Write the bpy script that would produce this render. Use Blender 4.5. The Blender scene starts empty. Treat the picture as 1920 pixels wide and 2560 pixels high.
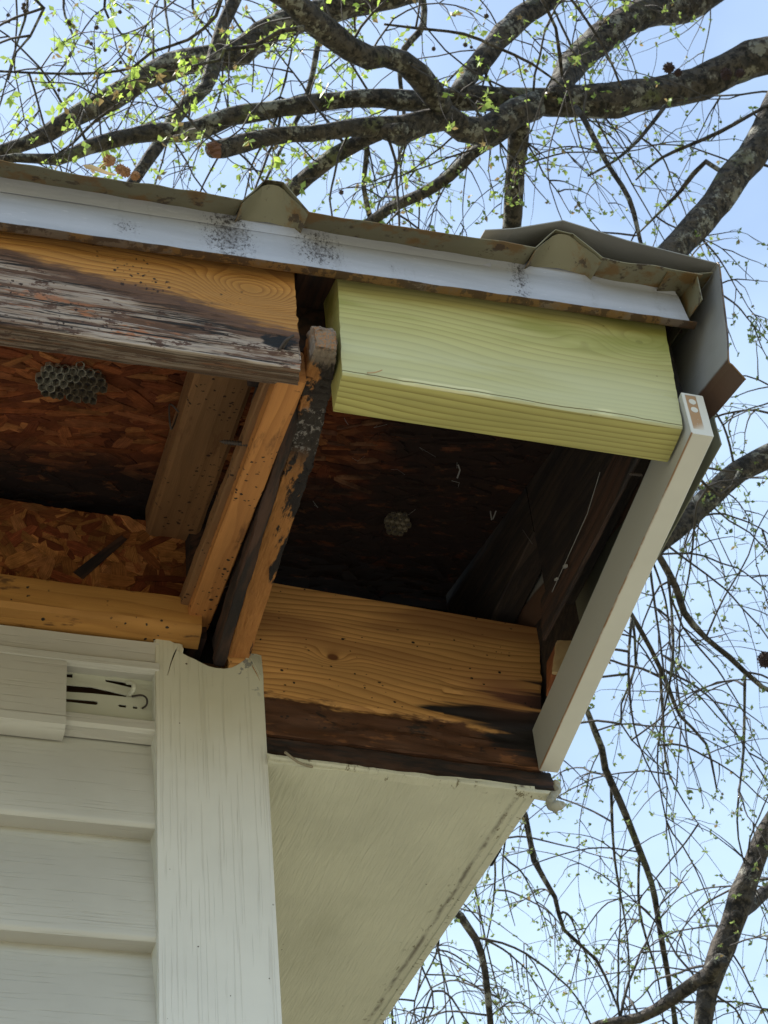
import bpy, bmesh, math, random
import numpy as np
from mathutils import Vector, Matrix, noise
random.seed(7)
SC = bpy.context.scene
COL = SC.collection
R = math.radians
V = Vector
# ---------------------------------------------------------------- camera
CAM = V((-0.3974, -1.391, 1.6))
yaw, pit, roll = R(20.86), R(43.1), R(-6.5)
FPX = 5200.0
fw = V((math.sin(yaw)*math.cos(pit), math.cos(yaw)*math.cos(pit), math.sin(pit)))
r0 = V((math.cos(yaw), -math.sin(yaw), 0)); u0 = r0.cross(fw)
rt = r0*math.cos(roll)+u0*math.sin(roll); up = -r0*math.sin(roll)+u0*math.cos(roll)
cd = bpy.data.cameras.new('camera'); cam = bpy.data.objects.new('camera', cd); COL.objects.link(cam)
m = Matrix((rt, up, -fw)).transposed().to_4x4(); m.translation = CAM
cam.matrix_world = m
cd.sensor_fit = 'VERTICAL'; cd.sensor_height = 36; cd.lens = FPX/2560*36
cd.clip_start = 0.05; cd.clip_end = 3000
cd.dof.use_dof = True; cd.dof.focus_distance = 1.75; cd.dof.aperture_fstop = 64
SC.camera = cam
# ---------------------------------------------------------------- sky and sun
SUN_EL, SUN_AZ = R(60), R(296)          # azimuth clockwise from +Y: high behind the roof, to the left
w = bpy.data.worlds.new('World'); SC.world = w; w.use_nodes = True
nt = w.node_tree; nt.nodes.clear()
out = nt.nodes.new('ShaderNodeOutputWorld'); bg = nt.nodes.new('ShaderNodeBackground')
sky = nt.nodes.new('ShaderNodeTexSky'); sky.sky_type = 'NISHITA'; sky.sun_disc = False
sky.sun_elevation = SUN_EL; sky.sun_rotation = SUN_AZ; sky.dust_density = 1.0; sky.air_density = 1.0
tc = nt.nodes.new('ShaderNodeTexCoord')
nz = nt.nodes.new('ShaderNodeTexNoise'); nz.inputs['Scale'].default_value = 2.6; nz.inputs['Detail'].default_value = 5; nz.inputs['Roughness'].default_value = .55
mp = nt.nodes.new('ShaderNodeMapping'); mp.inputs['Scale'].default_value = (1, 1, 2.2); mp.inputs['Location'].default_value = (.35, .1, .2)
nt.links.new(tc.outputs['Generated'], mp.inputs[0]); nt.links.new(mp.outputs[0], nz.inputs['Vector'])
rp = nt.nodes.new('ShaderNodeValToRGB'); rp.color_ramp.elements[0].position = .36; rp.color_ramp.elements[0].color = (.28,)*3+(1,)
rp.color_ramp.elements[1].position = .66; rp.color_ramp.elements[1].color = (.72,)*3+(1,)
nt.links.new(nz.outputs[0], rp.inputs[0])
mx = nt.nodes.new('ShaderNodeMix'); mx.data_type = 'RGBA'
mx.inputs['B'].default_value = (3.3, 4.25, 5.1, 1)
nt.links.new(rp.outputs[0], mx.inputs['Factor']); nt.links.new(sky.outputs[0], mx.inputs['A']); nt.links.new(mx.outputs['Result'], bg.inputs[0])
bg.inputs[1].default_value = 0.094
nt.links.new(bg.outputs[0], out.inputs[0])
sd = bpy.data.lights.new('sun', 'SUN'); sun = bpy.data.objects.new('sun', sd); COL.objects.link(sun)
sd.energy = 4.0; sd.angle = R(1.2); sd.color = (1, .95, .87)
sdir = V((math.sin(SUN_AZ)*math.cos(SUN_EL), math.cos(SUN_AZ)*math.cos(SUN_EL), math.sin(SUN_EL)))
sun.rotation_euler = sdir.to_track_quat('Z', 'Y').to_euler(); sun.location = (0, -5, 8)
vs = SC.view_settings; vs.view_transform = 'Standard'; vs.look = 'None'; vs.exposure = 1.52; vs.gamma = 1; vs.use_curve_mapping = False
SC.render.engine = 'CYCLES'
SC.cycles.max_bounces = 8; SC.cycles.diffuse_bounces = 5

# ---------------------------------------------------------------- helpers
def ray(x, y): return fw + rt*((x-960)/FPX) - up*((y-1280)/FPX)
def P(x, y, X=None, Y=None, Z=None, w=None):
    """point on the sight line of a photo pixel where it meets a plane of the building, or at a depth"""
    d = ray(x, y)
    t = w if w is not None else ((X-CAM.x)/d.x if X is not None else (Y-CAM.y)/d.y if Y is not None else (Z-CAM.z)/d.z)
    return CAM + d*t
def tag(o, label=None, cat=None, group=None, kind=None):
    for k, v in (('label', label), ('category', cat), ('group', group), ('kind', kind)):
        if v: o[k] = v
    return o
def empty(name, loc): 
    o = bpy.data.objects.new(name, None); o.location = loc; o.empty_display_size = .1; COL.objects.link(o); return o
def link(name, me, mat, parent=None, mw=None):
    o = bpy.data.objects.new(name, me); COL.objects.link(o)
    if mat is not None and not me.materials: me.materials.append(mat)
    if mw is not None: o.matrix_world = mw
    if parent is not None:
        o.parent = parent; o.matrix_parent_inverse = parent_world(parent).inverted()
    return o
WORLD = {}
def parent_world(p):
    mm = p.matrix_basis.copy(); q = p
    while q.parent is not None:
        mm = q.parent.matrix_basis @ q.matrix_parent_inverse @ mm if q.parent.parent is None else parent_world(q.parent) @ q.matrix_parent_inverse @ q.matrix_basis
        break
    return mm
def mesh(name, vs_, fs, smooth=False):
    me = bpy.data.meshes.new(name); me.from_pydata([tuple(v) for v in vs_], [], fs); me.update()
    if smooth: me.polygons.foreach_set('use_smooth', [True]*len(me.polygons))
    return me
def raw(name, vs_, fs, mat, parent=None, smooth=False):
    """mesh given in world coordinates, origin moved to its first vertex"""
    o0 = V(vs_[0]); me = mesh(name, [V(v)-o0 for v in vs_], fs, smooth)
    return link(name, me, mat, parent, Matrix.Translation(o0))
def n3(p, s, seed=0): return noise.noise(V((p[0]*s[0]+seed*7.3, p[1]*s[1]+seed*3.1, p[2]*s[2]-seed*5.7)))
def beam(name, A, B, mat, parent=None, nx=24, k=3, rad=.0012, disp=None, smooth=True, capj=0.0):
    """board lofted between two quadrilateral ends (corner lists in world space), rounded edges, displaced skin"""
    A = [V(a) for a in A]; B = [V(b) for b in B]
    ca = sum(A, V())/len(A); cb = sum(B, V())/len(B)
    X = (cb-ca).normalized(); Z = V((0, 0, 1)); Z = (Z-X*Z.dot(X)).normalized() if abs(X.z) < .9 else V((0, 1, 0)); Z = (Z-X*Z.dot(X)).normalized(); Y = Z.cross(X)
    M = Matrix((X, Y, Z)).transposed().to_4x4(); M.translation = ca; Mi = M.inverted()
    a = [Mi@v for v in A]; b = [Mi@v for v in B]; n = len(a)
    vs_ = []; fs = []; ring = 0
    for i in range(nx+1):
        t = i/nx; c = [a[j].lerp(b[j], t) for j in range(n)]; cc = sum(c, V())/n; pts = []
        for j in range(n):
            p, q = c[j], c[(j+1) % n]; e = q-p; L = max(e.length, 1e-6); rr = min(rad, L*.4)
            nn = V((0, e.z, -e.y)).normalized()
            if nn.dot((p+q)/2-cc) < 0: nn = -nn
            kk = k[j] if isinstance(k, (list, tuple)) else k
            for s in range(kk+1):
                u = rr/L+(1-2*rr/L)*s/kk
                pts.append((p+e*u, nn))
        ring = len(pts)
        for p, nn in pts:
            d = disp(p, nn) if disp else 0
            q = p+nn*d
            if capj and i in (0, nx): q = q + V((capj*n3(q, (150, 150, 150), i), 0, 0))
            vs_.append(q)
    for i in range(nx):
        for j in range(ring):
            fs.append((i*ring+j, i*ring+(j+1) % ring, (i+1)*ring+(j+1) % ring, (i+1)*ring+j))
    for i, base in ((0, 0), (1, nx*ring)):
        c0 = len(vs_); vs_.append(sum(vs_[base:base+ring], V())/ring)
        for j in range(ring):
            fs.append((base+(j+1) % ring, base+j, c0) if i == 0 else (base+j, base+(j+1) % ring, c0))
    me = mesh(name, vs_, fs)
    bm = bmesh.new(); bm.from_mesh(me); bmesh.ops.recalc_face_normals(bm, faces=bm.faces); bm.to_mesh(me); bm.free()
    if smooth:
        me.polygons.foreach_set('use_smooth', [True]*len(me.polygons)); 
        try: me.set_sharp_from_angle(angle=R(38))
        except Exception: pass
    return link(name, me, mat, parent, M)
def qy(y, x0, x1, z0, z1): return [(x0, y, z0), (x1, y, z0), (x1, y, z1), (x0, y, z1)]      # quad in a plane y = const
def qx(x, y0, y1, z0, z1): return [(x, y0, z0), (x, y1, z0), (x, y1, z1), (x, y0, z1)]
def sheet(name, rows, mat, parent=None, th=.0008, smooth=True):
    """thin sheet given as a grid of world points, made solid"""
    nr, nc = len(rows), len(rows[0]); vs_ = [V(p) for r in rows for p in r]; o0 = vs_[0].copy()
    fs = [(i*nc+j, i*nc+j+1, (i+1)*nc+j+1, (i+1)*nc+j) for i in range(nr-1) for j in range(nc-1)]
    N = [V() for _ in vs_]
    for q in fs:
        n_ = (vs_[q[2]]-vs_[q[0]]).cross(vs_[q[3]]-vs_[q[1]]); n_ = n_.normalized() if n_.length > 1e-12 else n_
        for a in q: N[a] += n_
    for a in N: a.normalize()
    k0 = len(vs_); per = [j for j in range(nc)]+[i*nc+nc-1 for i in range(1, nr)]+[(nr-1)*nc+j for j in range(nc-2, -1, -1)]+[i*nc for i in range(nr-2, 0, -1)]
    allv = [v-o0 for v in vs_]+[v-o0-n_*th for v, n_ in zip(vs_, N)]
    ff = fs+[tuple(k0+a for a in q[::-1]) for q in fs]+[(per[i], k0+per[i], k0+per[(i+1) % len(per)], per[(i+1) % len(per)]) for i in range(len(per))]
    me = mesh(name, allv, ff)
    if smooth:
        me.polygons.foreach_set('use_smooth', [True]*len(me.polygons)); me.set_sharp_from_angle(angle=R(35))
    return link(name, me, mat, parent, Matrix.Translation(o0))
def plate(name, outer, holes, y, th, mat, parent=None, bev=.0004):
    """flat plate in a plane y = const, outline and holes as (x, z) lists"""
    cu = bpy.data.curves.new(name, 'CURVE'); cu.dimensions = '2D'; cu.fill_mode = 'BOTH'; cu.extrude = th/2; cu.bevel_depth = bev; cu.bevel_resolution = 1
    o0 = outer[0]
    for poly in [outer]+holes:
        sp = cu.splines.new('POLY'); sp.points.add(len(poly)-1); sp.use_cyclic_u = True
        for i, (a, b) in enumerate(poly): sp.points[i].co = (a-o0[0], b-o0[1], 0, 1)
    tmp = bpy.data.objects.new('tmp', cu); COL.objects.link(tmp)
    me = bpy.data.meshes.new_from_object(tmp.evaluated_get(bpy.context.evaluated_depsgraph_get()))
    bpy.data.objects.remove(tmp); bpy.data.curves.remove(cu)
    me.name = name
    return link(name, me, mat, parent, Matrix.Translation((o0[0], y+th/2, o0[1])) @ Matrix.Rotation(R(90), 4, 'X'))
def tube_data(pts, rads, sides, vs_, fs, rough=0, seed=0, cap=True):
    base = len(vs_); n = len(pts); prev = None
    for i, p in enumerate(pts):
        d = (pts[min(i+1, n-1)]-pts[max(i-1, 0)]).normalized()
        if prev is None: a = d.orthogonal().normalized()
        else: a = (prev-d*prev.dot(d)).normalized()
        prev = a; b = d.cross(a)
        for j in range(sides):
            th = 2*math.pi*j/sides; q = a*math.cos(th)+b*math.sin(th); r = rads[i]
            if rough: 
                c = p+q*r
                r *= 1+rough*(noise.noise(c*9+V((seed, 0, 0)))*.8+noise.noise(c*28+V((seed, 4, 0)))*.55+noise.noise(c*70)*.3)
            vs_.append(p+q*r)
    for i in range(n-1):
        for j in range(sides):
            fs.append((base+i*sides+j, base+i*sides+(j+1) % sides, base+(i+1)*sides+(j+1) % sides, base+(i+1)*sides+j))
    if cap:
        fs.append(tuple(base+j for j in range(sides))[::-1]); fs.append(tuple(base+(n-1)*sides+j for j in range(sides)))
def spline(pts, rads, step):
    op, orr = [], []; n = len(pts)
    for i in range(n-1):
        p0, p1, p2, p3 = pts[max(i-1, 0)], pts[i], pts[i+1], pts[min(i+2, n-1)]
        m_ = max(1, int((p2-p1).length/step))
        for s in range(m_):
            t = s/m_
            op.append(.5*((2*p1)+(p2-p0)*t+(2*p0-5*p1+4*p2-p3)*t*t+(3*p1-p0-3*p2+p3)*t**3)); orr.append(rads[i]*(1-t)+rads[i+1]*t)
    op.append(pts[-1]); orr.append(rads[-1]); return op, orr

# ---------------------------------------------------------------- material helpers
class M_:
    def __init__(s, name, rough=.7, metal=0, spec=.4):
        s.m = bpy.data.materials.new(name); s.m.use_nodes = True; s.t = s.m.node_tree; s.b = s.t.nodes['Principled BSDF']
        s.b.inputs['Roughness'].default_value = rough; s.b.inputs['Metallic'].default_value = metal; s.b.inputs['Specular IOR Level'].default_value = spec
        s.tc = s.t.nodes.new('ShaderNodeTexCoord'); s.P = s.tc.outputs['Object']
        sep = s.t.nodes.new('ShaderNodeSeparateXYZ'); s.t.links.new(s.P, sep.inputs[0]); s.x, s.y, s.z = sep.outputs
    def _in(s, sock, v):
        if isinstance(v, bpy.types.NodeSocket): s.t.links.new(v, sock)
        elif isinstance(v, (tuple, list)) and len(v) == 3 and sock.type == 'RGBA': sock.default_value = (*v, 1)
        else: sock.default_value = v
    def f(s, op, a, b=0.0, c=0.0, clamp=False):
        n = s.t.nodes.new('ShaderNodeMath'); n.operation = op; n.use_clamp = clamp
        for i, v in enumerate((a, b, c)): s._in(n.inputs[i], v)
        return n.outputs[0]
    def noise(s, scale=(1, 1, 1), detail=4, rough=.55, off=0, dist=0, P=None):
        mp = s.t.nodes.new('ShaderNodeMapping'); s.t.links.new(P or s.P, mp.inputs[0]); mp.inputs['Scale'].default_value = scale; mp.inputs['Location'].default_value = (off, off*1.7, off*.6)
        n = s.t.nodes.new('ShaderNodeTexNoise'); s.t.links.new(mp.outputs[0], n.inputs['Vector']); n.inputs['Scale'].default_value = 1; n.inputs['Detail'].default_value = detail; n.inputs['Roughness'].default_value = rough; n.inputs['Distortion'].default_value = dist
        return n.outputs['Fac']
    def voro(s, scale=(1, 1, 1), out='Distance', feature='F1', off=0):
        mp = s.t.nodes.new('ShaderNodeMapping'); s.t.links.new(s.P, mp.inputs[0]); mp.inputs['Scale'].default_value = scale; mp.inputs['Location'].default_value = (off, off, off)
        n = s.t.nodes.new('ShaderNodeTexVoronoi'); n.feature = feature; s.t.links.new(mp.outputs[0], n.inputs['Vector']); n.inputs['Scale'].default_value = 1
        return n.outputs[out]
    def step(s, v, a, b, lo=0.0, hi=1.0):
        n = s.t.nodes.new('ShaderNodeMapRange'); n.interpolation_type = 'SMOOTHSTEP'; s._in(n.inputs[0], v)
        for i, q in enumerate((a, b, lo, hi)): n.inputs[i+1].default_value = q
        return n.outputs[0]
    def mix(s, f, a, b, mode='MIX'):
        n = s.t.nodes.new('ShaderNodeMix'); n.data_type = 'RGBA'; n.blend_type = mode; s._in(n.inputs['Factor'], f); s._in(n.inputs['A'], a); s._in(n.inputs['B'], b); return n.outputs['Result']
    def mul(s, a, b): return s.f('MULTIPLY', a, b)
    def add(s, a, b): return s.f('ADD', a, b)
    def sub(s, a, b): return s.f('SUBTRACT', a, b)
    def gauss(s, cx, cz, sx, sz, wx=None, wz=None):
        a = s.mul(s.sub(wx or s.x, cx), 1/sx); b = s.mul(s.sub(wz or s.z, cz), 1/sz)
        return s.f('EXPONENT', s.mul(s.add(s.mul(a, a), s.mul(b, b)), -1.0))
    def bump(s, h, strength=.5, dist=.001):
        n = s.t.nodes.new('ShaderNodeBump'); n.inputs['Strength'].default_value = strength; n.inputs['Distance'].default_value = dist; s._in(n.inputs['Height'], h)
        s.t.links.new(n.outputs[0], s.b.inputs['Normal'])
    def col(s, c): s._in(s.b.inputs['Base Color'], c); return s
    def rough(s, r): s._in(s.b.inputs['Roughness'], r)
def shade(mt, c, fac):   # multiply colour by a value
    return mt.mix(1.0, c, fac, 'MULTIPLY')

def wood(name, light, dark, freq=120, warp=.5, fine=.35, fz=1.0, fy=.6, knots=(), late=2.2, extra=None, rough=.75, bumpd=.0006, wscale=(3, 14, 14), amp=1.0, off=0):
    m = M_(name, rough)
    n0 = m.noise(wscale, 2, .5, off=off)
    v = m.add(m.add(m.mul(m.z, fz), m.mul(m.y, fy)), m.mul(m.sub(n0, .5), warp*.1))
    kn = None
    for (cx, cz, s, a, dk) in knots:
        g = m.gauss(cx, cz, s*1.9, s); v = m.add(v, m.mul(g, a))
        core = m.gauss(cx, cz, s*dk*1.5, s*dk); kn = core if kn is None else m.f('MAXIMUM', kn, core)
    fr = m.f('FRACT', m.mul(v, freq))
    ring = m.mul(m.f('POWER', fr, late), m.step(fr, .90, 1.0, 1, 0))
    fn = m.noise((12, 700, 700), 3, .7, off=off+3)
    fn2 = m.noise((6, 120, 120), 3, .6, off=off+5)
    blot = m.noise((7, 30, 30), 4, .6, off=off+9)
    ringm = m.mul(m.mul(ring, m.step(blot, .2, .6, .55, 1.0)), amp)
    c = m.mix(ringm, light, dark)
    c = shade(m, c, m.add(1-fine*.5, m.mul(m.add(m.mul(fn, .5), m.mul(fn2, .5)), fine)))
    c = shade(m, c, m.step(blot, .25, .75, .82, 1.12))
    if kn is not None: c = m.mix(m.step(kn, .3, .75), c, (dark[0]*.5, dark[1]*.42, dark[2]*.4))
    h = m.add(m.mul(ring, .35), m.mul(fn, .65))
    if extra: c, h = extra(m, c, h)
    m.col(c); m.bump(h, .8, bumpd)
    return m.m

def specks(m, c, scale=(90, 90, 90), th=.16, colr=(.02, .012, .008), dens=.55, off=2):
    """scattered small dark holes and droppings of uneven size"""
    d = m.f('DIVIDE', m.voro(scale, off=off), m.step(m.noise(tuple(v*.7 for v in scale), 3, .7, off=off+8), .35, .68, .05, 1.9)); g = m.noise((14, 20, 20), 2, .5, off=off+1)
    return m.mix(m.mul(m.step(d, th*.6, th, 1, 0), m.step(g, dens, dens+.06)), c, colr)

def x_left(m, c, h):
    n = m.noise((11, 26, 26), 5, .6, off=1.3); n2 = m.noise((9, 160, 160), 5, .7, off=4); big = m.noise((6, 9, 9), 2, .5, off=8)
    t = m.sub(.010, m.add(m.z, m.mul(m.sub(n, .5), .034)))                       # grows downwards
    t = m.sub(t, m.step(m.x, .14, .40, 0, .040))                           # the rot thins out towards the cut end
    brown = m.step(m.add(t, m.mul(m.sub(n2, .5), .03)), -.003, .005)
    c = m.mix(brown, c, m.mix(n2, (.03, .015, .010), (.20, .10, .055)))
    grey = m.mul(m.step(t, .012, .026), m.step(n2, .44, .53))
    c = m.mix(m.mul(grey, m.step(big, .3, .6, .5, 1)), c, m.mix(m.noise((14, 260, 260), 3, .7, off=2), (.13, .085, .060), (.72, .60, .49)))
    o = m.mul(m.step(m.noise((22, 90, 90), 4, .7, off=13), .58, .64), m.step(t, .03, .045)); c = m.mix(o, c, (.33, .13, .06))
    cr = m.mul(m.step(m.noise((8, 300, 300), 5, .65, off=21), .40, .45, 1, 0), m.step(t, .004, .02)); c = m.mix(cr, c, (.015, .01, .008))
    k = m.gauss(.362, -.047, .016, .010); c = m.mix(m.mul(m.step(m.add(k, m.mul(m.sub(m.noise((60, 170, 170), 5, .75), .5), 1.5)), .42, .6), 1), c, (.008, .007, .007))
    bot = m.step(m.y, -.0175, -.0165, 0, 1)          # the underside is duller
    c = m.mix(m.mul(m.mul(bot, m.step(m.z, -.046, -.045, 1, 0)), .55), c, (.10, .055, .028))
    c = specks(m, c, (230, 230, 230), .28, (.03, .015, .01), .56)
    fl = m.noise((40, 90, 90), 5, .75, off=61); c = m.mix(m.mul(m.step(fl, .56, .6), m.step(t, .0, .008)), c, (.09, .045, .028))
    return c, m.sub(m.add(m.add(h, m.mul(n2, 1.6)), m.mul(fl, 1.0)), m.mul(cr, 2.4))
def x_beam(m, c, h):
    n = m.noise((12, 30, 30), 5, .65, off=1); n2 = m.noise((14, 200, 200), 4, .7, off=6)
    red = m.mul(m.step(m.noise((3, 16, 16), 2, .5, off=31), .48, .56), m.step(m.z, -.02, .06)); c = m.mix(m.mul(red, .55), c, (.20, .075, .03))
    t = m.sub(-.048, m.add(m.z, m.mul(m.sub(n, .5), .05)))
    c = m.mix(m.step(m.add(t, m.mul(m.sub(n2, .5), .02)), -.004, .003), c, m.mix(n2, (.015, .008, .006), (.14, .055, .024)))
    # rot licks in from the end in long points
    e = m.add(m.mul(m.sub(m.x, .275), 9.0), m.mul(m.sub(m.noise((5, 75, 75), 3, .6, off=17), .5), 2.6)); e = m.sub(e, m.mul(m.f('ABSOLUTE', m.add(m.z, .035)), 20))
    c = m.mix(m.step(e, -.8, -.5), c, (.014, .011, .012))
    pk = m.mul(m.step(m.f('ABSOLUTE', m.sub(m.z, m.mul(m.sub(n, .5), .02))), .0, .01), 0)
    bl = m.mul(m.step(m.noise((26, 60, 60), 4, .7, off=41), .54, .6), m.mul(m.step(t, -.002, .01), m.step(t, .03, .02))); c = m.mix(m.mul(bl, .85), c, (.012, .01, .009))
    orr = m.mul(m.step(m.noise((18, 70, 70), 4, .7, off=47), .57, .63), m.step(t, .01, .02)); c = m.mix(m.mul(orr, .7), c, (.20, .08, .03))
    pink = m.gauss(.262, -.0, .03, .022); c = m.mix(m.mul(pink, .6), c, (.26, .10, .06))
    c = specks(m, c, (120, 150, 150), .14, (.02, .012, .01), .5)
    return c, m.add(h, m.mul(n2, m.step(t, 0, .01)))
def x_treated(m, c, h):
    g = m.noise((3, 22, 22), 3, .5, off=3); lowz = m.mul(m.step(m.z, .0, -.04), m.step(m.y, -.0165, -.018))
    fr_ = m.step(m.y, -.0165, -.018); c = m.mix(m.mul(fr_, .42), c, (.46, .43, .18)); c = m.mix(m.mul(m.step(g, .30, .6), m.add(.06, m.mul(lowz, .55))), c, (.54, .535, .34))
    c = m.mix(m.mul(m.step(m.noise((9, 60, 60), 5, .7, off=29), .55, .7, 0, .35), 1), c, (.34, .29, .08)); c = specks(m, c, (40, 90, 90), .05, (.10, .07, .02), .5)
    ln_ = m.f('ABSOLUTE', m.sub(m.z, m.add(-.0655, m.mul(m.sub(m.noise((9, 1, 1), 4, .6, off=51), .5), .010)))); c = m.mix(m.mul(m.step(ln_, .0002, .0008, 1, 0), m.step(m.y, -.0165, -.018)), c, (.13, .10, .03)); c = m.mix(m.mul(m.mul(m.step(m.f('ABSOLUTE', m.sub(ln_, .0022)), .0006, .0016, 1, 0), m.step(m.noise((14, 1, 1), 3, .6, off=55), .5, .56)), m.step(m.y, -.0165, -.018)), c, (.62, .58, .33))
    c = m.mix(m.mul(m.step(m.noise((4, 30, 30), 3, .6, off=23), .40, .6, 0, .75), m.step(m.z, -.015, .02)), c, (.235, .235, .04))  # dark top band paints the shade below the drip lip into the wood
    return c, h
def x_old(m, c, h):
    n = m.noise((14, 60, 60), 5, .7, off=3); c = m.mix(m.step(n, .56, .7, 0, .6), c, (.10, .035, .012))
    return specks(m, c, (170, 170, 170), .24, (.03, .012, .006), .42), h
def x_rot(m, c, h):
    n = m.noise((16, 45, 45), 6, .7, off=5); c = m.mix(m.step(n, .47, .53), c, (.028, .019, .016))
    n2 = m.noise((40, 60, 60), 4, .7, off=15); c = m.mix(m.mul(m.step(n2, .6, .68), m.step(m.x, .15, .28, 1, 0)), c, (.22, .19, .17))
    return c, m.add(m.mul(n, 3), h)
def x_dark(m, c, h):
    n = m.noise((9, 80, 80), 5, .7, off=5); c = m.mix(m.step(n, .42, .6), c, (.016, .012, .012)); return c, m.add(h, m.mul(n, 2))
def x_trim(m, c, h):
    n = m.noise((20, 60, 60), 5, .6, off=2); c = m.mix(m.step(n, .60, .68, 0, .8), c, (.07, .028, .012))
    return specks(m, c, (110, 110, 110), .17, (.015, .01, .008), .45, off=5), h

MT = {}
MT['left'] = wood('weathered_pine', (.47, .225, .055), (.24, .09, .02), 170, .8, .6, fz=1, fy=.8, knots=((.343, .004, .018, .06, .001),), extra=x_left, bumpd=.0012)
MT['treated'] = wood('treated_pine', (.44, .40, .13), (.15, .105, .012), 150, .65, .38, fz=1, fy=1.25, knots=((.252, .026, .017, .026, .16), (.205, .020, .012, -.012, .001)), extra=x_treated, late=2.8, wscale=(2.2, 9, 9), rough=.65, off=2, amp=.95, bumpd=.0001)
MT['beam'] = wood('stained_pine', (.60, .315, .105), (.27, .11, .03), 150, .65, .5, fz=1, fy=.9, knots=((.097, .009, .009, .02, .5),), extra=x_beam, late=2.4, off=4, bumpd=.0003)
MT['old'] = wood('old_orange_pine', (.48, .20, .055), (.25, .085, .02), 110, .35, .5, extra=x_old, off=6, amp=.6)
MT['dull'] = wood('dull_brown_pine', (.22, .11, .045), (.13, .06, .022), 90, .35, .5, extra=x_old, off=8, amp=.5)
MT['trim'] = wood('yellow_pine', (.42, .205, .05), (.25, .10, .022), 100, .4, .4, extra=x_trim, off=11, amp=.5)
MT['rot'] = wood('rotten_pine', (.36, .16, .05), (.12, .045, .015), 120, .6, .5, extra=x_rot, off=13, bumpd=.003)
MT['nearblack'] = wood('near_black_wood', (.045, .030, .022), (.012, .009, .008), 90, .4, .5, extra=x_dark, off=25)
MT['dark'] = wood('mouldy_wood', (.07, .033, .021), (.02, .012, .01), 90, .4, .5, extra=x_dark, off=15)
MT['pale'] = wood('fresh_pine', (.52, .36, .19), (.38, .22, .09), 60, .3, .3, off=17, amp=.5)
MT['redwood'] = wood('red_end_grain', (.30, .10, .035), (.14, .04, .015), 90, .3, .5, off=18, amp=.6)

def vinyl(name, base, vert=False, dirt=.25):
    m = M_(name, .42, spec=.45); s = (420, 900, 9) if vert else (9, 900, 420)
    s1 = (560, 60, 9) if vert else (9, 60, 600)
    n = m.noise(s1, 3, .55, dist=.3); ln = m.step(n, .56, .66); n2 = m.noise((9, 9, 9), 4, .6, off=2)
    c = shade(m, base, m.step(n2, .3, .75, 1.0, 1-dirt*.5)); c = m.mix(m.mul(ln, .15), c, (.34, .31, .26))
    c = specks(m, c, (60, 60, 60), .035, (.05, .035, .02), .5)
    m.col(c); m.bump(m.sub(m.mul(n, .4), ln), .6, .0005); return m.m
MT['vinyl'] = vinyl('beige_vinyl', (.56, .54, .475)); MT['vinylv'] = vinyl('beige_vinyl_post', (.66, .67, .60), True)
MT['hem'] = vinyl('beige_vinyl_hem', (.56, .56, .46))
def post_mat():
    m = M_('beige_vinyl_post_torn', .42, spec=.45)
    n = m.noise((520, 7, 60), 3, .5, dist=.6); ln = m.step(n, .58, .64); n2 = m.noise((9, 9, 9), 4, .6, off=2)
    c = shade(m, (.70, .685, .62), m.step(n2, .3, .75, 1.03, .93)); c = m.mix(m.mul(ln, .17), c, (.38, .33, .27))
    c = m.mix(m.mul(m.step(m.add(m.y, m.mul(m.sub(n2, .5), .12)), -.16, -.02), .5), c, (.50, .47, .29))  # yellow staining that also paints the falloff of light under the eave
    gr = m.mul(m.step(m.noise((70, 70, 40), 4, .7, off=4), .60, .63), m.mul(m.step(m.y, -.060, -.03), m.step(m.x, .045, .065)))
    c = m.mix(gr, c, (.27, .27, .25))
    c = specks(m, c, (75, 75, 75), .06, (.06, .035, .02), .5)
    m.col(c); m.bump(m.sub(m.mul(n, .3), ln), .6, .0005); return m.m
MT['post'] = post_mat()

def metal_fascia():
    m = M_('pale_painted_metal', .38, spec=.5)
    n = m.noise((6, 30, 60), 5, .6, off=1); c = shade(m, (.40, .41, .46), m.step(n, .3, .7, .88, 1.06))
    sp = m.noise((420, 420, 300), 4, .75, off=9); sp2 = m.noise((900, 900, 600), 2, .6, off=12)
    reg = None
    for cx, cz, sx, sz, a in ((-.126, .003, .021, .030, 1.0), (-.054, .004, .021, .024, .85), (.112, .012, .009, .028, .8), (-.205, -.010, .013, .012, .55), (.005, -.004, .006, .005, .5)):
        g = m.mul(m.gauss(cx, cz, sx, sz, wx=m.add(m.x, -1.20)), a); reg = g if reg is None else m.f('MAXIMUM', reg, g)
    c = m.mix(m.mul(m.step(m.add(sp, m.mul(m.sub(reg, .5), .30)), .48, .62, 0, .7), m.step(reg, .08, .5)), c, (.17, .165, .18))
    c = m.mix(m.mul(m.step(m.noise((160, 160, 22), 4, .7, off=71), .45, .7, 0, .5), m.step(reg, .05, .7)), c, (.14, .135, .15))
    c = m.mix(m.mul(m.step(m.add(sp, m.mul(reg, .06)), .58, .64), m.step(reg, .1, .7)), c, (.06, .055, .06))
    c = m.mix(m.mul(m.step(m.noise((30, 30, 5), 5, .7, off=75), .52, .68, 0, .45), m.step(m.noise((220, 220, 260), 4, .75, off=77), .42, .6)), c, (.24, .235, .25))
    sc = m.noise((70, 40, 500), 3, .6, off=22, dist=1.2); c = m.mix(m.step(sc, .62, .72, 0, .35), c, (.66, .66, .70))
    m.col(c); m.bump(m.add(n, m.mul(sp2, .15)), .25, .002); return m.m
MT['fascia'] = metal_fascia()
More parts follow.
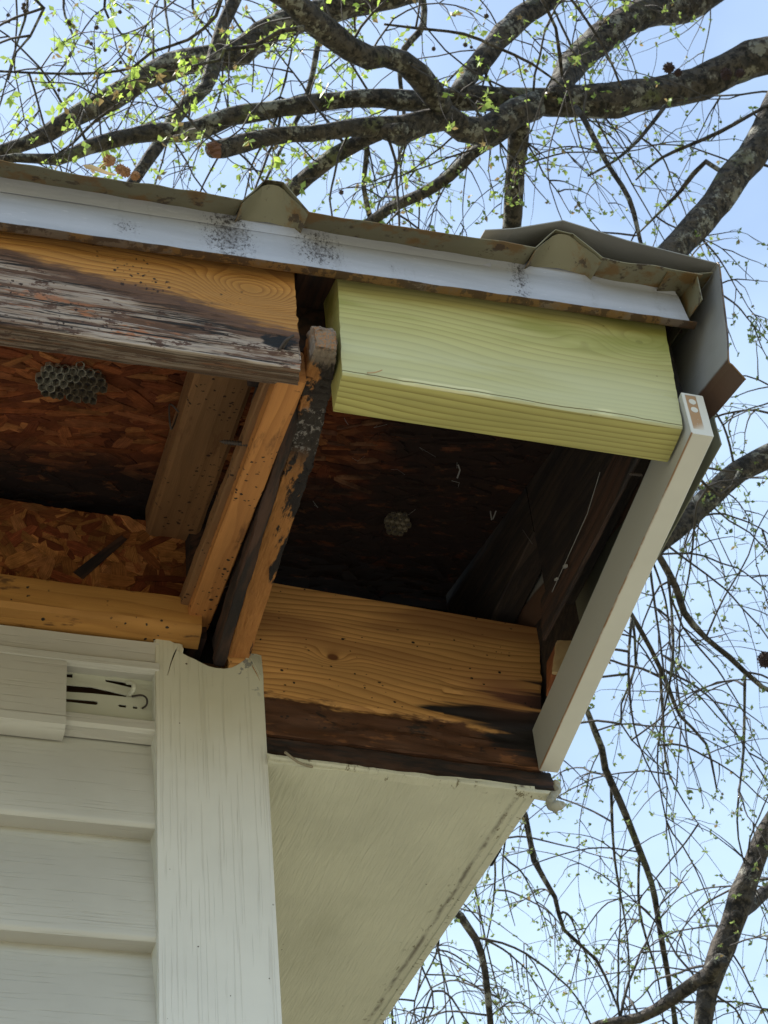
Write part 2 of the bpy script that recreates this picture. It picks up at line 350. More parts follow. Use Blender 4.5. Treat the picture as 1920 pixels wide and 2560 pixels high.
def roof_metal(name, base=(.15, .135, .082), rust=.5, hem=False):
    m = M_(name, .5, spec=.4)
    n = m.noise((25, 25, 25), 6, .65, off=1); n2 = m.noise((60, 60, 60), 5, .7, off=4); n3_ = m.noise((9, 9, 9), 3, .5, off=7)
    c = m.mix(m.step(n3_, .35, .7), base, tuple(v*1.35 for v in base))
    c = m.mix(m.step(n, rust, rust+.1, 0, .8), c, (.17, .085, .02)); c = m.mix(m.step(n2, rust+.06, rust+.12, 0, .8), c, (.045, .025, .015))
    if hem: c = m.mix(m.step(m.add(m.sub(m.z, m.mul(m.y, .27)), m.mul(m.sub(n, .5), .006)), -.110, -.114), c, (.085, .048, .032))
    m.col(c); m.bump(m.add(n, n2), .4, .001); return m.m
MT['roof'] = roof_metal('olive_metal_underside'); MT['rake'] = roof_metal('grey_metal_underside', (.23, .225, .215), .64, True); MT['edge'] = roof_metal('rusty_metal_lip', (.12, .09, .07), .42)
MT['olive'] = roof_metal('olive_panel', (.15, .15, .11), .66)
def paint(name, base, d=.2, rough=.55):
    m = M_(name, rough); n = m.noise((12, 12, 12), 5, .6); c = shade(m, base, m.step(n, .3, .7, 1.0, 1-d)); c = specks(m, c, (50, 50, 50), .05, (.08, .05, .03), .5); m.col(c); m.bump(m.noise((300, 300, 300), 3, .6), .25, .0005); return m.m
MT['white'] = paint('white_paint', (.66, .64, .58), .1)
def soffit_mat():
    m = M_('beige_soffit_paint', .6); n = m.noise((8, 8, 8), 5, .6); c = m.mix(m.step(m.noise((14, 5, 5), 5, .7, off=31), .5, .75, 0, .35), shade(m, (.61, .585, .455), m.step(n, .3, .7, 1.02, .88)), (.42, .40, .28))
    g = m.noise((260, 22, 20), 4, .6, dist=.7); fn = m.noise((6, 6, 6), 3, .6, off=6)
    # mildew line beside the outer strip (local origin at the outer front corner)
    d = m.f('ABSOLUTE', m.add(m.add(m.x, .0125), m.mul(m.sub(m.noise((3, 14, 3), 4, .6, off=3), .5), .008)))
    c = m.mix(m.mul(m.step(d, 0, .0038, 1, 0), m.step(m.noise((60, 25, 20), 5, .7, off=8), .36, .56, .15, .85)), c, (.12, .095, .075))
    c = m.mix(m.mul(m.step(m.noise((150, 60, 60), 5, .75, off=18), .58, .66), m.step(m.x, -.03, -.012)), c, (.16, .13, .07))
    c = specks(m, c, (60, 60, 60), .05, (.10, .06, .04), .5)
    m.col(c); m.bump(m.add(g, m.mul(fn, .6)), .8, .0018); return m.m
MT['soffit'] = soffit_mat()
def end_mat():
    m = M_('chipped_white_end', .6)
    n = m.noise((260, 260, 170), 4, .7, off=3)
    # bare strip near the inner side with round paint blots
    e = m.mul(m.step(m.f('ABSOLUTE', m.sub(m.y, .0018)), .0042, .0050, 1, 0), m.step(m.f('ABSOLUTE', m.sub(m.z, .002)), .0185, .0195, 1, 0))
    e = m.mul(e, m.step(n, .32, .36))
    for cz in (.0140, .0050): e = m.mul(e, m.step(m.gauss(.0012, cz, .0032, .0032, wx=m.y), .35, .45, 1, 0))
    front = m.step(m.x, .0005, .0012, 1, 0)
    base = shade(m, (.66, .64, .58), m.step(m.noise((12, 12, 12), 5, .6), .3, .7, 1.0, .92))
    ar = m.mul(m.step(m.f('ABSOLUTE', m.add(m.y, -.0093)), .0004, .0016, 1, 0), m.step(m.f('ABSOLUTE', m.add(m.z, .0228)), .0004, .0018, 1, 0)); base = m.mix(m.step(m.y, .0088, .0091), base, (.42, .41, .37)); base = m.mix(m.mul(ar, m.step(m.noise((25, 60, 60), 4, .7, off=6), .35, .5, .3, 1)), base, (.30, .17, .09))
    c = m.mix(m.mul(e, front), base, (.38, .23, .12)); m.col(c); m.bump(m.mul(e, front), .6, .001)
    return m.m
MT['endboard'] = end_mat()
def attr_mat(name, rough=.75, charred=False):
    m = M_(name, .95, spec=.12); a = m.t.nodes.new('ShaderNodeAttribute'); a.attribute_name = 'tone'
    g = m.t.nodes.new('ShaderNodeNewGeometry'); W = g.outputs['Position']
    sp = m.t.nodes.new('ShaderNodeSeparateXYZ'); m.t.links.new(W, sp.inputs[0]); wx, wy, wz = sp.outputs
    fn = m.noise((60, 60, 60), 4, .7, P=W)
    ga = m.t.nodes.new('ShaderNodeAttribute'); ga.attribute_name = 'grain'; gn = m.noise((60, 1500, 1), 4, .7, P=ga.outputs['Vector'])
    c = shade(m, shade(m, a.outputs['Color'], m.step(fn, .25, .75, .65, 1.25)), m.step(gn, .3, .7, .6, 1.3))
    if charred:   # black mould, thick over the open corner bay; darkened along the wall as well
        n = m.noise((9, 20, 9), 5, .65, off=4, P=W); n2 = m.noise((30, 60, 30), 4, .7, off=9, P=W)
        t = m.add(m.mul(m.add(wx, -.035), 9), m.mul(m.sub(n, .5), 2.6)); a1 = m.step(t, -.25, .7)
        t2 = m.add(m.mul(wy, 12), m.mul(m.sub(n, .5), 1.2)); a2 = m.step(t2, -1.0, -.1)
        k = m.f('MAXIMUM', a1, a2); k = m.mul(k, m.step(n2, .55, .68, 1, .62))
        c = m.mix(m.mul(k, .97), c, (.024, .0165, .0145))
    m.col(c); m.bump(m.noise((90, 90, 90), 4, .6, P=W), .5, .001); return m.m
MT['strand'] = attr_mat('osb_strand_wood', charred=True); MT['strandw'] = attr_mat('osb_wall_strand_wood')
def bark():
    m = M_('tree_bark', .9); n = m.noise((9, 9, 9), 6, .7, off=1); v = m.voro((26, 26, 26)); fis = m.noise((40, 40, 40), 5, .7, off=5)
    c = m.mix(m.step(fis, .42, .56), (.009, .0075, .0065), (.068, .056, .044)); c = m.mix(m.step(m.noise((22, 22, 22), 4, .7, off=33), .5, .6, 0, .7), c, (.03, .026, .022))
    c = m.mix(m.mul(m.step(n, .53, .58), m.step(m.noise((34, 34, 34), 4, .7, off=8), .45, .52)), c, (.19, .185, .155))
    c = m.mix(m.mul(m.step(m.noise((5, 5, 5), 4, .6, off=12), .56, .66), m.step(fis, .4, .6)), c, (.10, .11, .05))
    m.col(c); m.bump(m.add(fis, v), .9, .02); return m.m
MT['bark'] = bark()
MT['twig'] = paint('twig_bark', (.055, .047, .04), .4, .85)
def leafm(name, c1, tr):
    m = M_(name, .5); a = m.t.nodes.new('ShaderNodeAttribute'); a.attribute_name = 'tone'
    m.col(a.outputs['Color']); tl = m.t.nodes.new('ShaderNodeBsdfTranslucent'); m.t.links.new(a.outputs['Color'], tl.inputs[0])
    ad = m.t.nodes.new('ShaderNodeMixShader'); ad.inputs[0].default_value = tr
    o = m.t.nodes['Material Output']; m.t.links.new(m.b.outputs[0], ad.inputs[1]); m.t.links.new(tl.outputs[0], ad.inputs[2]); m.t.links.new(ad.outputs[0], o.inputs[0]); return m.m
MT['leaf'] = leafm('young_leaf', None, .5)
MT['seed'] = paint('seed_ball_brown', (.05, .035, .025), .3, .9); MT['dryseed'] = paint('dry_seed_ball', (.36, .19, .09), .4, .9)
MT['dryleaf'] = paint('dry_leaf', (.52, .33, .12), .3, .7); MT['nest'] = paint('paper_nest', (.30, .25, .175), .4, .95); MT['nestpale'] = paint('pale_paper_nest', (.46, .44, .36), .3, .95)
MT['snapped'] = paint('snapped_heartwood', (.16, .075, .045), .5, .9); MT['steel'] = paint('rusted_steel', (.06, .045, .038), .4, .6); MT['web'] = paint('cobweb', (.30, .29, .28), .1, .9)
MT['wallbrown'] = paint('brown_sheathing', (.14, .07, .035), .5, .9); MT['black'] = paint('cavity_black', (.006, .006, .007), .3, .9)
def grass():
    m = M_('lawn', .95); n = m.noise((1.2, 1.2, 1.2), 6, .65); n2 = m.noise((30, 30, 30), 4, .7, off=3)
    m.col(m.mix(n2, m.mix(m.step(n, .35, .65), (.115, .118, .05), (.22, .20, .13)), m.mix(n, (.155, .15, .075), (.26, .235, .165)))); m.bump(n2, .8, .03); return m.m
MT['grass'] = grass()
MT['concrete'] = paint('pale_concrete', (.22, .21, .18), .15, .9)

# ---------------------------------------------------------------- the setting
g = 900; raw('ground', [(-g, -g, 0), (g, -g, 0), (g, g, 0), (-g, g, 0)], [(0, 1, 2, 3)], MT['grass'])['kind'] = 'structure'
pz = beam('bounce_slab', [(-6, -3.4, -.1), (-6, -.5, -.1), (-6, -.5, .05), (-6, -3.4, .05)], [(6, -3.4, -.1), (6, -.5, -.1), (6, -.5, .05), (6, -3.4, .05)], MT['concrete'], nx=2, k=1); pz['kind'] = 'structure'  # unseen pale slab, added to bounce light up under the eave

# ================================================================ the house
H = empty('house', (0, 0, 0)); tag(H, 'house corner with beige vinyl siding and an eave opened up showing rotten wood', 'house')
SL = .27                                     # roof slope
def deckz(y, z0=2.975): return z0+SL*y
D = .40
# ---- siding courses
prof = [(.0185, .009), (.0195, .0008), (.002, .0), (.0005, .0015), (.0, .004), (.004, .045), (.013, .085), (.0245, .1185)]   # y, dz above the butt line
XL, XP = -2.2, -.0935
def course(zb, x1, x0=XL, pr=prof, name='siding_panel', mat='vinyl', th=.0011):
    xs = [x0+(x1-x0)*i/8 for i in range(9)]
    return sheet(name, [[(x, y+(.0032 if pr is prof else .001), zb+dz) for y, dz in pr] for x in xs], MT[mat], H, th=th)
zs = [2.596-.1077*i for i in range(0, 25)]
for z in zs: course(z, XP)
course(2.6835, -.1746, pr=[(.012, -.001), (.004, -.002), (-.001, .000), (-.004, .003), (-.0045, .010), (-.003, .012), (-.002, .0715), (.004, .0735)])   # cut short piece
# lower lip of the locked course under the hem
sheet('siding_lip', [[(x, y, z) for y, z in ((.016, 2.690), (.004, 2.692), (.002, 2.695), (.003, 2.704), (.009, 2.7075), (.0125, 2.712))] for x in (-.30, -.2, XP)], MT['vinyl'], H)
def xz(pts, Y): return [(q.x, q.z) for q in (P(a, b, Y=Y) for a, b in pts)]
holes = [xz(h, .012) for h in (
    [(150, 1681), (182, 1684), (182, 1694), (150, 1691)],
    [(262, 1697), (300, 1702), (331, 1708), (329, 1719), (300, 1712), (265, 1704)],
    [(150, 1709), (229, 1716), (275, 1726), (318, 1737), (316, 1742), (230, 1733), (150, 1728)],
    [(150, 1743), (235, 1750), (244, 1753), (246, 1759), (240, 1762), (150, 1752)],
    [(298, 1759), (316, 1761), (316, 1769), (299, 1767), (295, 1763)], [(332, 1764), (344, 1765), (344, 1772), (332, 1771)])]
plate('nail_hem', [(-.30, 2.700), (XP, 2.700), (XP, 2.772), (-.30, 2.770)], holes, .0125, .0012, MT['hem'], H, bev=.0002)
# utility trim strip under the eave
sheet('trim_strip', [[(x, y, z+dz) for y, dz in ((.014, -.002), (.003, -.003), (-.001, 0), (-.0015, .006), (.001, .0085), (.0015, .012), (.0, .030), (.002, .0305))] for x, z in ((XL, 2.752), (-.3, 2.7575), (-.235, 2.7585), (-.16, 2.7585), (XP, 2.7595))], MT['vinyl'], H)
# nails and wire in the hem slots
def wire(name, pts, r, mat, parent, sides=8):
    v, f = [], []; p, rr = spline([V(q) for q in pts], [r]*len(pts), .0015); tube_data(p, rr, sides, v, f); return raw(name, v, f, mat, parent, True)
wire('bent_nail', [P(318, 1706, Y=.008), P(331, 1708, Y=.003), P(335, 1716, Y=.001), P(332, 1727, Y=.003), P(324, 1736, Y=.009)], .0021, MT['hem'], H)
wire('wire_loop', [P(330, 1741, Y=.011), P(352, 1738, Y=.006), P(364, 1743, Y=.004), P(368, 1752, Y=.004), P(366, 1763, Y=.006), P(356, 1771, Y=.011)], .0009, MT['steel'], H)
# sheathing behind the siding and wall body
beam('wall_sheathing', qx(XL, .0295, .0335, 0.05, 2.80), qx(-.004, .0295, .0335, 0.05, 2.80), MT['wallbrown'], H, nx=2, k=1)
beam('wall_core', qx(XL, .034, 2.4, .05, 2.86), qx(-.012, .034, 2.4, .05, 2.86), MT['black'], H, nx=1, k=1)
# gable side siding
for i in range(24):
    z = 2.55-.108*i
    sheet('siding_panel', [[(x, y, z+dz) for x, dz in ((-.010, 0), (.0, 0), (.002, .004), (-.008, .1125))] for y in (.02, 1.2, 2.4)], MT['vinyl'], H)
# ---- corner post, torn at the top
topx = [(389, 1600), (396, 1597), (412, 1598), (424, 1603), (436, 1609), (447, 1610), (455, 1613), (452, 1620), (446, 1625), (455, 1634), (470, 1642), (488, 1650), (505, 1659), (522, 1667), (540, 1671), (560, 1673), (580, 1670), (594, 1663), (606, 1655), (615, 1648), (614, 1640), (618, 1634), (640, 1636), (652, 1640), (654, 1660), (657, 1689)]
top = xz(topx, 0)
outl = [(-.0957, 2.42), ] + top + [(.0, 2.75), (.0, .05), (-.0957, .05)]
ck1 = xz([(440, 1618), (444, 1622), (437, 1640), (429, 1660), (420, 1690), (417, 1690), (424, 1660), (432, 1636)], 0)
ck2 = xz([(628, 1654), (632, 1662), (642, 1680), (650, 1698), (653, 1704), (649, 1703), (640, 1686), (630, 1668)], 0)
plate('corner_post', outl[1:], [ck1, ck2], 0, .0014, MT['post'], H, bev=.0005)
sheet('post_return', [[(-.0962, y, z) for y in (.0012, .012, .026)] for z in (.05, 1.4, 2.775, 2.795)], MT['vinylv'], H, th=.0012)
sheet('post_return', [[(.0005, y, z) for y in (.0012, .02, .06)] for z in (.05, 1.4, 2.65)], MT['vinylv'], H, th=.0012)
# curled splinters of the torn vinyl
sheet('torn_flap', [[P(447, 1611, Y=0), P(455, 1614, Y=-.003), P(459, 1622, Y=-.006)], [P(444, 1626, Y=0), P(450, 1629, Y=-.002), P(456, 1636, Y=-.004)]], MT['post'], H, th=.0008)
sheet('torn_flap', [[P(618, 1634, Y=0), P(630, 1650, Y=-.004), P(642, 1672, Y=-.005)], [P(650, 1640, Y=-.001), P(654, 1664, Y=-.003), P(652, 1692, Y=-.003)]], MT['post'], H, th=.0008)
# ---- wall top: strand board, trim board
def rnd(a, b): return random.uniform(a, b)
def strands(name, n, frame, mat, parent, tones, size=((.018, .06), (.006, .014)), keep=None, lift=(.0001, .0012), bias=None, tilt=.03, group=None):
    """thin wooden strands pressed on a panel; frame(u, v) -> point, U, V, N"""
    vs_, fs, cols, grs = [], [], [], []
    for _ in range(n):
        u, v = rnd(0, 1), rnd(0, 1); p, U, Vv, N = frame(u, v)
        th = random.gauss(0, .75) if bias is None else random.gauss(*bias)
        L, W = rnd(*size[0])*.5, rnd(*size[1])*.5
        a = U*math.cos(th)+Vv*math.sin(th); b = -U*math.sin(th)+Vv*math.cos(th)
        sl, sk = rnd(-tilt, tilt), rnd(-tilt, tilt); h = rnd(*lift)
        ol = [(-L, -W*rnd(.5, 1)), (-L*rnd(.3, .7), -W*rnd(.8, 1.1)), (L*rnd(.5, .8), -W*rnd(.7, 1.1)), (L*rnd(.9, 1.15), -W*rnd(-.1, .6)), (L*rnd(.8, 1), W*rnd(.2, .9)), (L*rnd(0, .4), W*rnd(.8, 1.1)), (-L*rnd(.5, .8), W*rnd(.7, 1.1)), (-L*rnd(.9, 1.15), W*rnd(-.1, .5))]
        b0 = len(vs_); c = random.choice(tones); f_ = rnd(.6, 1.3); c = (c[0]*f_, c[1]*f_, c[2]*f_, 1)
        for s_ in (0, 1):
            for (x, y) in ol: vs_.append(p+a*x+b*y+N*(h+x*sl+y*sk-(0 if s_ == 0 else .0035)))
        m_ = len(ol); fs.append(tuple(range(b0, b0+m_)))
        for i in range(m_): fs.append((b0+i, b0+m_+i, b0+m_+(i+1) % m_, b0+(i+1) % m_))
        cols += [c]*(2*m_); sd_ = rnd(0, 50); grs += [(x, y, sd_, 1) for (x, y) in ol]*2
    o = raw(name, vs_, fs, mat, parent)
    at = o.data.color_attributes.new('tone', 'FLOAT_COLOR', 'POINT'); at.data.foreach_set('color', [x for c in cols for x in c])
    at = o.data.color_attributes.new('grain', 'FLOAT_COLOR', 'POINT'); at.data.foreach_set('color', [x for c in grs for x in c])
    o['kind'] = 'stuff'
    return o
TD = [(.21, .062, .022), (.26, .085, .03), (.16, .045, .018), (.30, .115, .04), (.12, .035, .016), (.22, .075, .03)]
TW = [(.30, .115, .035), (.38, .16, .05), (.24, .08, .028), (.20, .055, .022), (.34, .14, .05)]
ug = V((1, 0, 0)); vg = V((0, 1, SL)).normalized(); ng = vg.cross(ug).normalized()     # downwards normal of the roof deck
if ng.z > 0: ng = -ng
deck = beam('roof_deck', [(XL, -.400, deckz(-.400)), (XL, 2.4, deckz(2.4)), (XL, 2.4, deckz(2.4)+.011), (XL, -.400, deckz(-.400)+.011)], [(.262, -.400, deckz(-.400)), (.262, 2.4, deckz(2.4)), (.262, 2.4, deckz(2.4)+.011), (.262, -.400, deckz(-.400)+.011)], None, H, nx=2, k=1)
deck.data.materials.append(MT['strand'])
at = deck.data.color_attributes.new('tone', 'FLOAT_COLOR', 'POINT'); at.data.foreach_set('color', [x for _ in deck.data.vertices for x in (.17, .05, .02, 1)])
def fdeck(u, v): 
    x = -.42+u*.67; y = -.39+v*.53; return V((x, y, deckz(y))), ug, vg, ng
strands('strand', 1500, fdeck, MT['strand'], H, TD, lift=(.0002, .0022), bias=(-.15, .55))
# black swollen lumps and lifted splinters in the corner bay
strands('splinter', 60, lambda u, v: (V((.02+u*.22, -.30+v*.27, deckz(-.30+v*.27))), ug, vg, ng), MT['strand'], H, [(.26, .12, .06), (.16, .07, .04)], size=((.015, .045), (.002, .006)), lift=(.002, .005), bias=(-.2, .3), tilt=.12)
wb = plate('wall_strand_board', [(-.46, 2.82), (-.064, 2.82), (-.064, 2.9475), (-.074, 2.9485), (-.092, 2.948), (-.12, 2.9502), (-.20, 2.9515), (-.235, 2.9535), (-.46, 2.956)], [], .014, .0095, MT['strandw'], H)
at = wb.data.color_attributes.new('tone', 'FLOAT_COLOR', 'POINT'); at.data.foreach_set('color', [x for _ in wb.data.vertices for x in (.22, .08, .03, 1)])
def fw_(u, v): return V((-.40+u*.325, .0135, 2.848+v*.098)), V((1, 0, 0)), V((0, 0, 1)), V((0, -1, 0))
def clipwall(o):
    for vv in o.data.vertices:
        q = o.matrix_world @ vv.co
        zt = 2.9475+(-.064-q.x)*.02+.0015*n3(q, (60, 60, 60)); xr = -.0645
        if q.z > zt: vv.co.z -= q.z-zt
        if q.x > xr: vv.co.x -= q.x-xr
bpy.context.view_layer.update()
so = strands('wall_strand', 420, fw_, MT['strandw'], H, TW, size=((.02, .06), (.008, .018)), bias=(.6, 1.1), lift=(.0002, .0034), tilt=.06); clipwall(so)
# one long dark loose strand on the wall board
A_, B_ = P(195, 1440, Y=.010), P(310, 1345, Y=.010); dv = (B_-A_).normalized(); pv = V((-dv.z, 0, dv.x))*.0058
beam('loose_strand', [A_-pv+V((0, -.001, 0)), A_+pv+V((0, -.001, 0)), A_+pv+V((0, .0, 0)), A_-pv+V((0, 0, 0))], [B_-pv*.6+V((0, -.001, 0)), B_+pv*.6+V((0, -.001, 0)), B_+pv*.6, B_-pv*.6], MT['dark'], H, nx=6, k=1, rad=.0002)
def dr(amp, fx=14, fy=90, seed=0): return lambda p, nn: amp*(n3(p, (fx, fy, fy), seed)+.5*n3(p, (fx*3, fy*2.3, fy*2.3), seed+3))
beam('trim_board', [(XL, -.020, 2.793), (XL, .010, 2.791), (XL, .010, 2.834), (XL, -.020, 2.834)], [(-.0585, -.020, 2.7965), (-.0565, .010, 2.793), (-.0565, .010, 2.8325), (-.0585, -.020, 2.834)], MT['trim'], H, nx=160, k=5, rad=.004, disp=dr(.0012, 12, 60))
# attic darkness painted in: dark top plate, near-black blocking behind
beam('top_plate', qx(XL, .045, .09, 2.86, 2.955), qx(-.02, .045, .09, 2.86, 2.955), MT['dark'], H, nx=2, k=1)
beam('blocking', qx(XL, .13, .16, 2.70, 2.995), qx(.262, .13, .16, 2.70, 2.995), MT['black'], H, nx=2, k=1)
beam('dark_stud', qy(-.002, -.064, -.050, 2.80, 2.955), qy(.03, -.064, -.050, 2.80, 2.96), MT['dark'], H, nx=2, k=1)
# ---- rafters and sticks in the open bay
def stick(name, a, b, wdt, h, mat, amp=.0004, nx=50, k=4, rad=.001, twist=0, seed=0, wd2=None, h2=None, z2=0):
    a, b = V(a), V(b); w2 = wd2 or wdt; g2 = h2 or h
    A = [a+V((-wdt/2, 0, 0)), a+V((wdt/2, 0, twist)), a+V((wdt/2, 0, h)), a+V((-wdt/2, 0, h))]
    B = [b+V((-w2/2, 0, 0)), b+V((w2/2, 0, twist)), b+V((w2/2, 0, g2)), b+V((-w2/2, 0, g2))]
    return beam(name, A, B, MT[mat], H, nx=nx, k=k, rad=rad, disp=dr(amp, 25, 80, seed))
stick('rafter', (-.0975, -.375, 2.8330), (-.0775, .012, 2.9300), .0495, .038, 'dull', .0005, rad=.004)
lath = stick('lath', (-.0708, -.372, 2.7447), (-.0585, .004, 2.8155), .0222, .034, 'old', .0005, seed=2, rad=.0012)
stick('lath', (-.0800, -.372, 2.758), (-.0712, .002, 2.826), .012, .014, 'dull', .0011, seed=3)
stick('rafter', (-.060, -.355, 2.800), (-.036, .02, 2.835), .030, .04, 'dark', .0012, seed=4)
stick('rotten_strip', (-.0525, -.345, 2.772), (-.0385, .004, 2.776), .010, .03, 'dark', .002, seed=6, nx=80)
# charred stick standing proud through the gap
def rotd(p, nn): 
    a = n3(p, (30, 70, 70), 5)*.0018+n3(p, (90, 160, 160), 9)*.0008
    if p.x < .14: a -= .0022*max(0, n3(p, (260, 40, 40), 11)*1.8)
    return a
zq = [P(815, 872, Y=-.408), P(800, 940, Y=-.372), P(755, 1140, Y=-.26), P(690, 1340, Y=-.15), P(594, 1650, Y=.003)]
qa = zq[0]; hw = [.0086, .0108, .0112, .0108, .0102]
vs0, fs0 = [], []
pp, rr = spline(zq, hw, .0022)
ringn = 44
for i, (c, h_) in enumerate(zip(pp, rr)):
    hh = .030 if i > 5 else .016+.0023*i; ax = (pp[min(i+1, len(pp)-1)]-pp[max(i-1, 0)]).normalized()
    sk = .006*(1-i/3) if i < 3 else 0
    for j in range(ringn):
        e_, u_ = divmod(j, 11); u_ = (u_+.35)/10.7*2-1
        sx, sz_ = ((u_, -1), (1, u_), (-u_, 1), (-1, -u_))[e_]
        q = c+V((sx*h_, 0, (sz_+1)*hh/2)); on = V((0, 0, -1)) if e_ == 0 else V((1, 0, 0)) if e_ == 1 else V((0, 0, 1)) if e_ == 2 else V((-1, 0, 0))
        dd = .0013*n3(q, (140, 40, 140), 3)+.0010*n3(q, (420, 90, 420), 5)+.0005*n3(q, (900, 300, 900), 6)
        y_ = q.y+.41
        if y_ < .19:          # cubical cracking near the upper end
            cx_ = abs(((y_+.003*n3(q, (60, 60, 60), 21))*105) % 1-.5); cz_ = abs(((q.x+.002*n3(q, (80, 30, 80), 22))*150) % 1-.5)
            dd -= .0021*max(0, 1-cx_*7)*(1 if n3(q, (70, 50, 70), 23) > -.15 else 0)+.0012*max(0, 1-cz_*6)
        if i < 3: q = q-ax*(.0035*n3(q, (260, 260, 260), 31)+.002*n3(q, (90, 90, 90), 32)+(sz_+1)*.002)
        if e_ == 1 and y_ > .12: dd -= .0035*max(0, n3(q, (20, 26, 20), 41))
        vs0.append(q+on*dd)
for i in range(len(pp)-1):
    for j in range(ringn): fs0.append((i*ringn+j, i*ringn+(j+1) % ringn, (i+1)*ringn+(j+1) % ringn, (i+1)*ringn+j))
fs0 += [tuple(range(ringn))[::-1], tuple(len(vs0)-ringn+j for j in range(ringn))]
def rot_stick_mat():
    m = M_('charred_stick', .85); sp = (55, 16, 55)
    n = m.noise((70, 16, 70), 5, .65, off=2); f1 = m.noise((500, 40, 500), 4, .7, off=3)
    c = m.mix(f1, (.27, .10, .025), (.62, .28, .085))
    side = m.add(m.mul(m.x, 75), m.mul(m.y, -9.0))
    dk = m.step(m.add(m.mul(m.sub(n, .5), 8.5), m.add(m.mul(side, .8), -.75)), -.15, .4); c = m.mix(dk, c, (.022, .017, .017))
    up_ = m.mul(m.step(m.y, .13, .19, 1, 0), m.step(m.add(m.noise((60, 30, 60), 4, .7, off=17), m.mul(m.x, 14)), .56, .64)); c = m.mix(up_, c, (.035, .026, .022))
    g_ = m.mul(m.step(m.add(m.y, m.mul(m.sub(f1, .5), .03)), .014, .028, 1, 0), m.step(n, .3, .45)); c = m.mix(g_, c, m.mix(f1, (.10, .07, .05), (.42, .33, .25)))
    tp = m.step(m.add(m.y, m.mul(m.sub(f1, .5), .008)), .0, .005, 1, 0); c = m.mix(m.mul(tp, m.step(f1, .45, .6)), c, (.36, .17, .07))
    g2 = m.mul(m.mul(m.step(m.y, .075, .09), m.step(m.y, .135, .15, 1, 0)), m.step(m.noise((120, 70, 120), 4, .8, off=7), .53, .6)); c = m.mix(g2, c, (.27, .24, .22))
    m.col(c); m.bump(m.add(n, f1), 1, .002); return m.m
rs = raw('charred_stick', vs0, fs0, rot_stick_mat(), H, True); rs.data.set_sharp_from_angle(angle=R(32))
# screw through the lath, bent staple
def screw(a, b, r, name='screw'):
    a, b = V(a), V(b); d = (b-a).normalized(); L = (b-a).length; o1 = d.orthogonal().normalized(); o2 = d.cross(o1); v, f = [], []
    n = int(L/.00045); 
    for i in range(n+1):
        t = i/n; c = a+d*L*t; r_ = r*(min(1, (1-t)*6)) 
        for j in range(10):
            th = 2*math.pi*j/10; ph = (t*L/.0022-j/10) % 1; q = r_*(1+.55*max(0, 1-abs(ph-.5)*5)); v.append(c+(o1*math.cos(th)+o2*math.sin(th))*q)
    for i in range(n):
        for j in range(10): f.append((i*10+j, i*10+(j+1) % 10, (i+1)*10+(j+1) % 10, (i+1)*10+j))
    f += [tuple(range(10))[::-1], tuple(n*10+j for j in range(10))]
    return raw(name, v, f, MT['steel'], H, True)
screw(P(640, 1113, Y=-.27), P(547, 1103, Y=-.262), .0017)
screw(P(1606, 1188, Y=-.33), P(1570, 1184, Y=-.33), .0011)
wire('staple', [P(447, 1030, Y=-.262), P(424, 1012, Y=-.270), P(428, 1072, Y=-.262), P(444, 1035, Y=-.255)], .0007, MT['steel'], H)
# ---- left fascia board, weathered
def leftd(p, nn):
    t = (.0-p.z)/.03; t = max(0, min(1, t+.4)); t *= max(.25, min(1, (2.28-p.x)/.25)) if False else 1
    d = .0006*n3(p, (10, 60, 60), 2)
    if nn.y < -.5 or nn.z < -.5:
        a = n3(p, (7, 210, 210), 4); b = n3(p, (12, 520, 520), 6)
        d += t*(-.0030*max(0, a-.12)-.0012*max(0, b-.1)+.0006*n3(p, (40, 160, 160), 8))
        e = abs(p.z+.048)
        if e < .012: d -= t*.0035*max(0, n3(p, (26, 40, 40), 12)+.05)*(1-e/.012)
    return d
lf0 = -.45
beam('fascia_board', [(-1.2, -.40, 2.7215), (-1.2, -.362, 2.737), (-1.2, -.362, 2.862), (-1.2, -.40, 2.862)], [(lf0, -.40, 2.7215), (lf0, -.362, 2.7395), (lf0, -.362, 2.862), (lf0, -.40, 2.862)], MT['left'], H, nx=10, k=4)
fb = beam('fascia_board', [(lf0, -.40, 2.7215), (lf0, -.362, 2.7395), (lf0, -.362, 2.862), (lf0, -.40, 2.862)], [(-.0722, -.40, 2.727), (-.0635, -.362, 2.7485), (-.0635, -.362, 2.866), (-.0718, -.40, 2.866)], MT['left'], H, nx=300, k=[10, 2, 2, 60], rad=.0016, disp=leftd, capj=.002)
fb['label'] = 'weathered board with grey split lower half and orange upper half'
for z, dx in ((2.7445, 0), (2.7475, .003)):
    q = V((-.088+dx, -.400, z)); wire('nail', [q, q+V((.0035, -.006, .0045)), q+V((.007, -.008, .007))], .0011, MT['steel'], H)
# recess between the two fascia boards
beam('rafter_end', qy(-.352, -.088, -.020, 2.80, 2.88), qy(-.31, -.088, -.020, 2.80, 2.89), MT['dark'], H, nx=4, k=1)
beam('rafter_end', qy(-.335, -.066, -.018, 2.86, 2.885), qy(-.395, -.066, -.018, 2.845, 2.872), MT['dark'], H, nx=4, k=1)
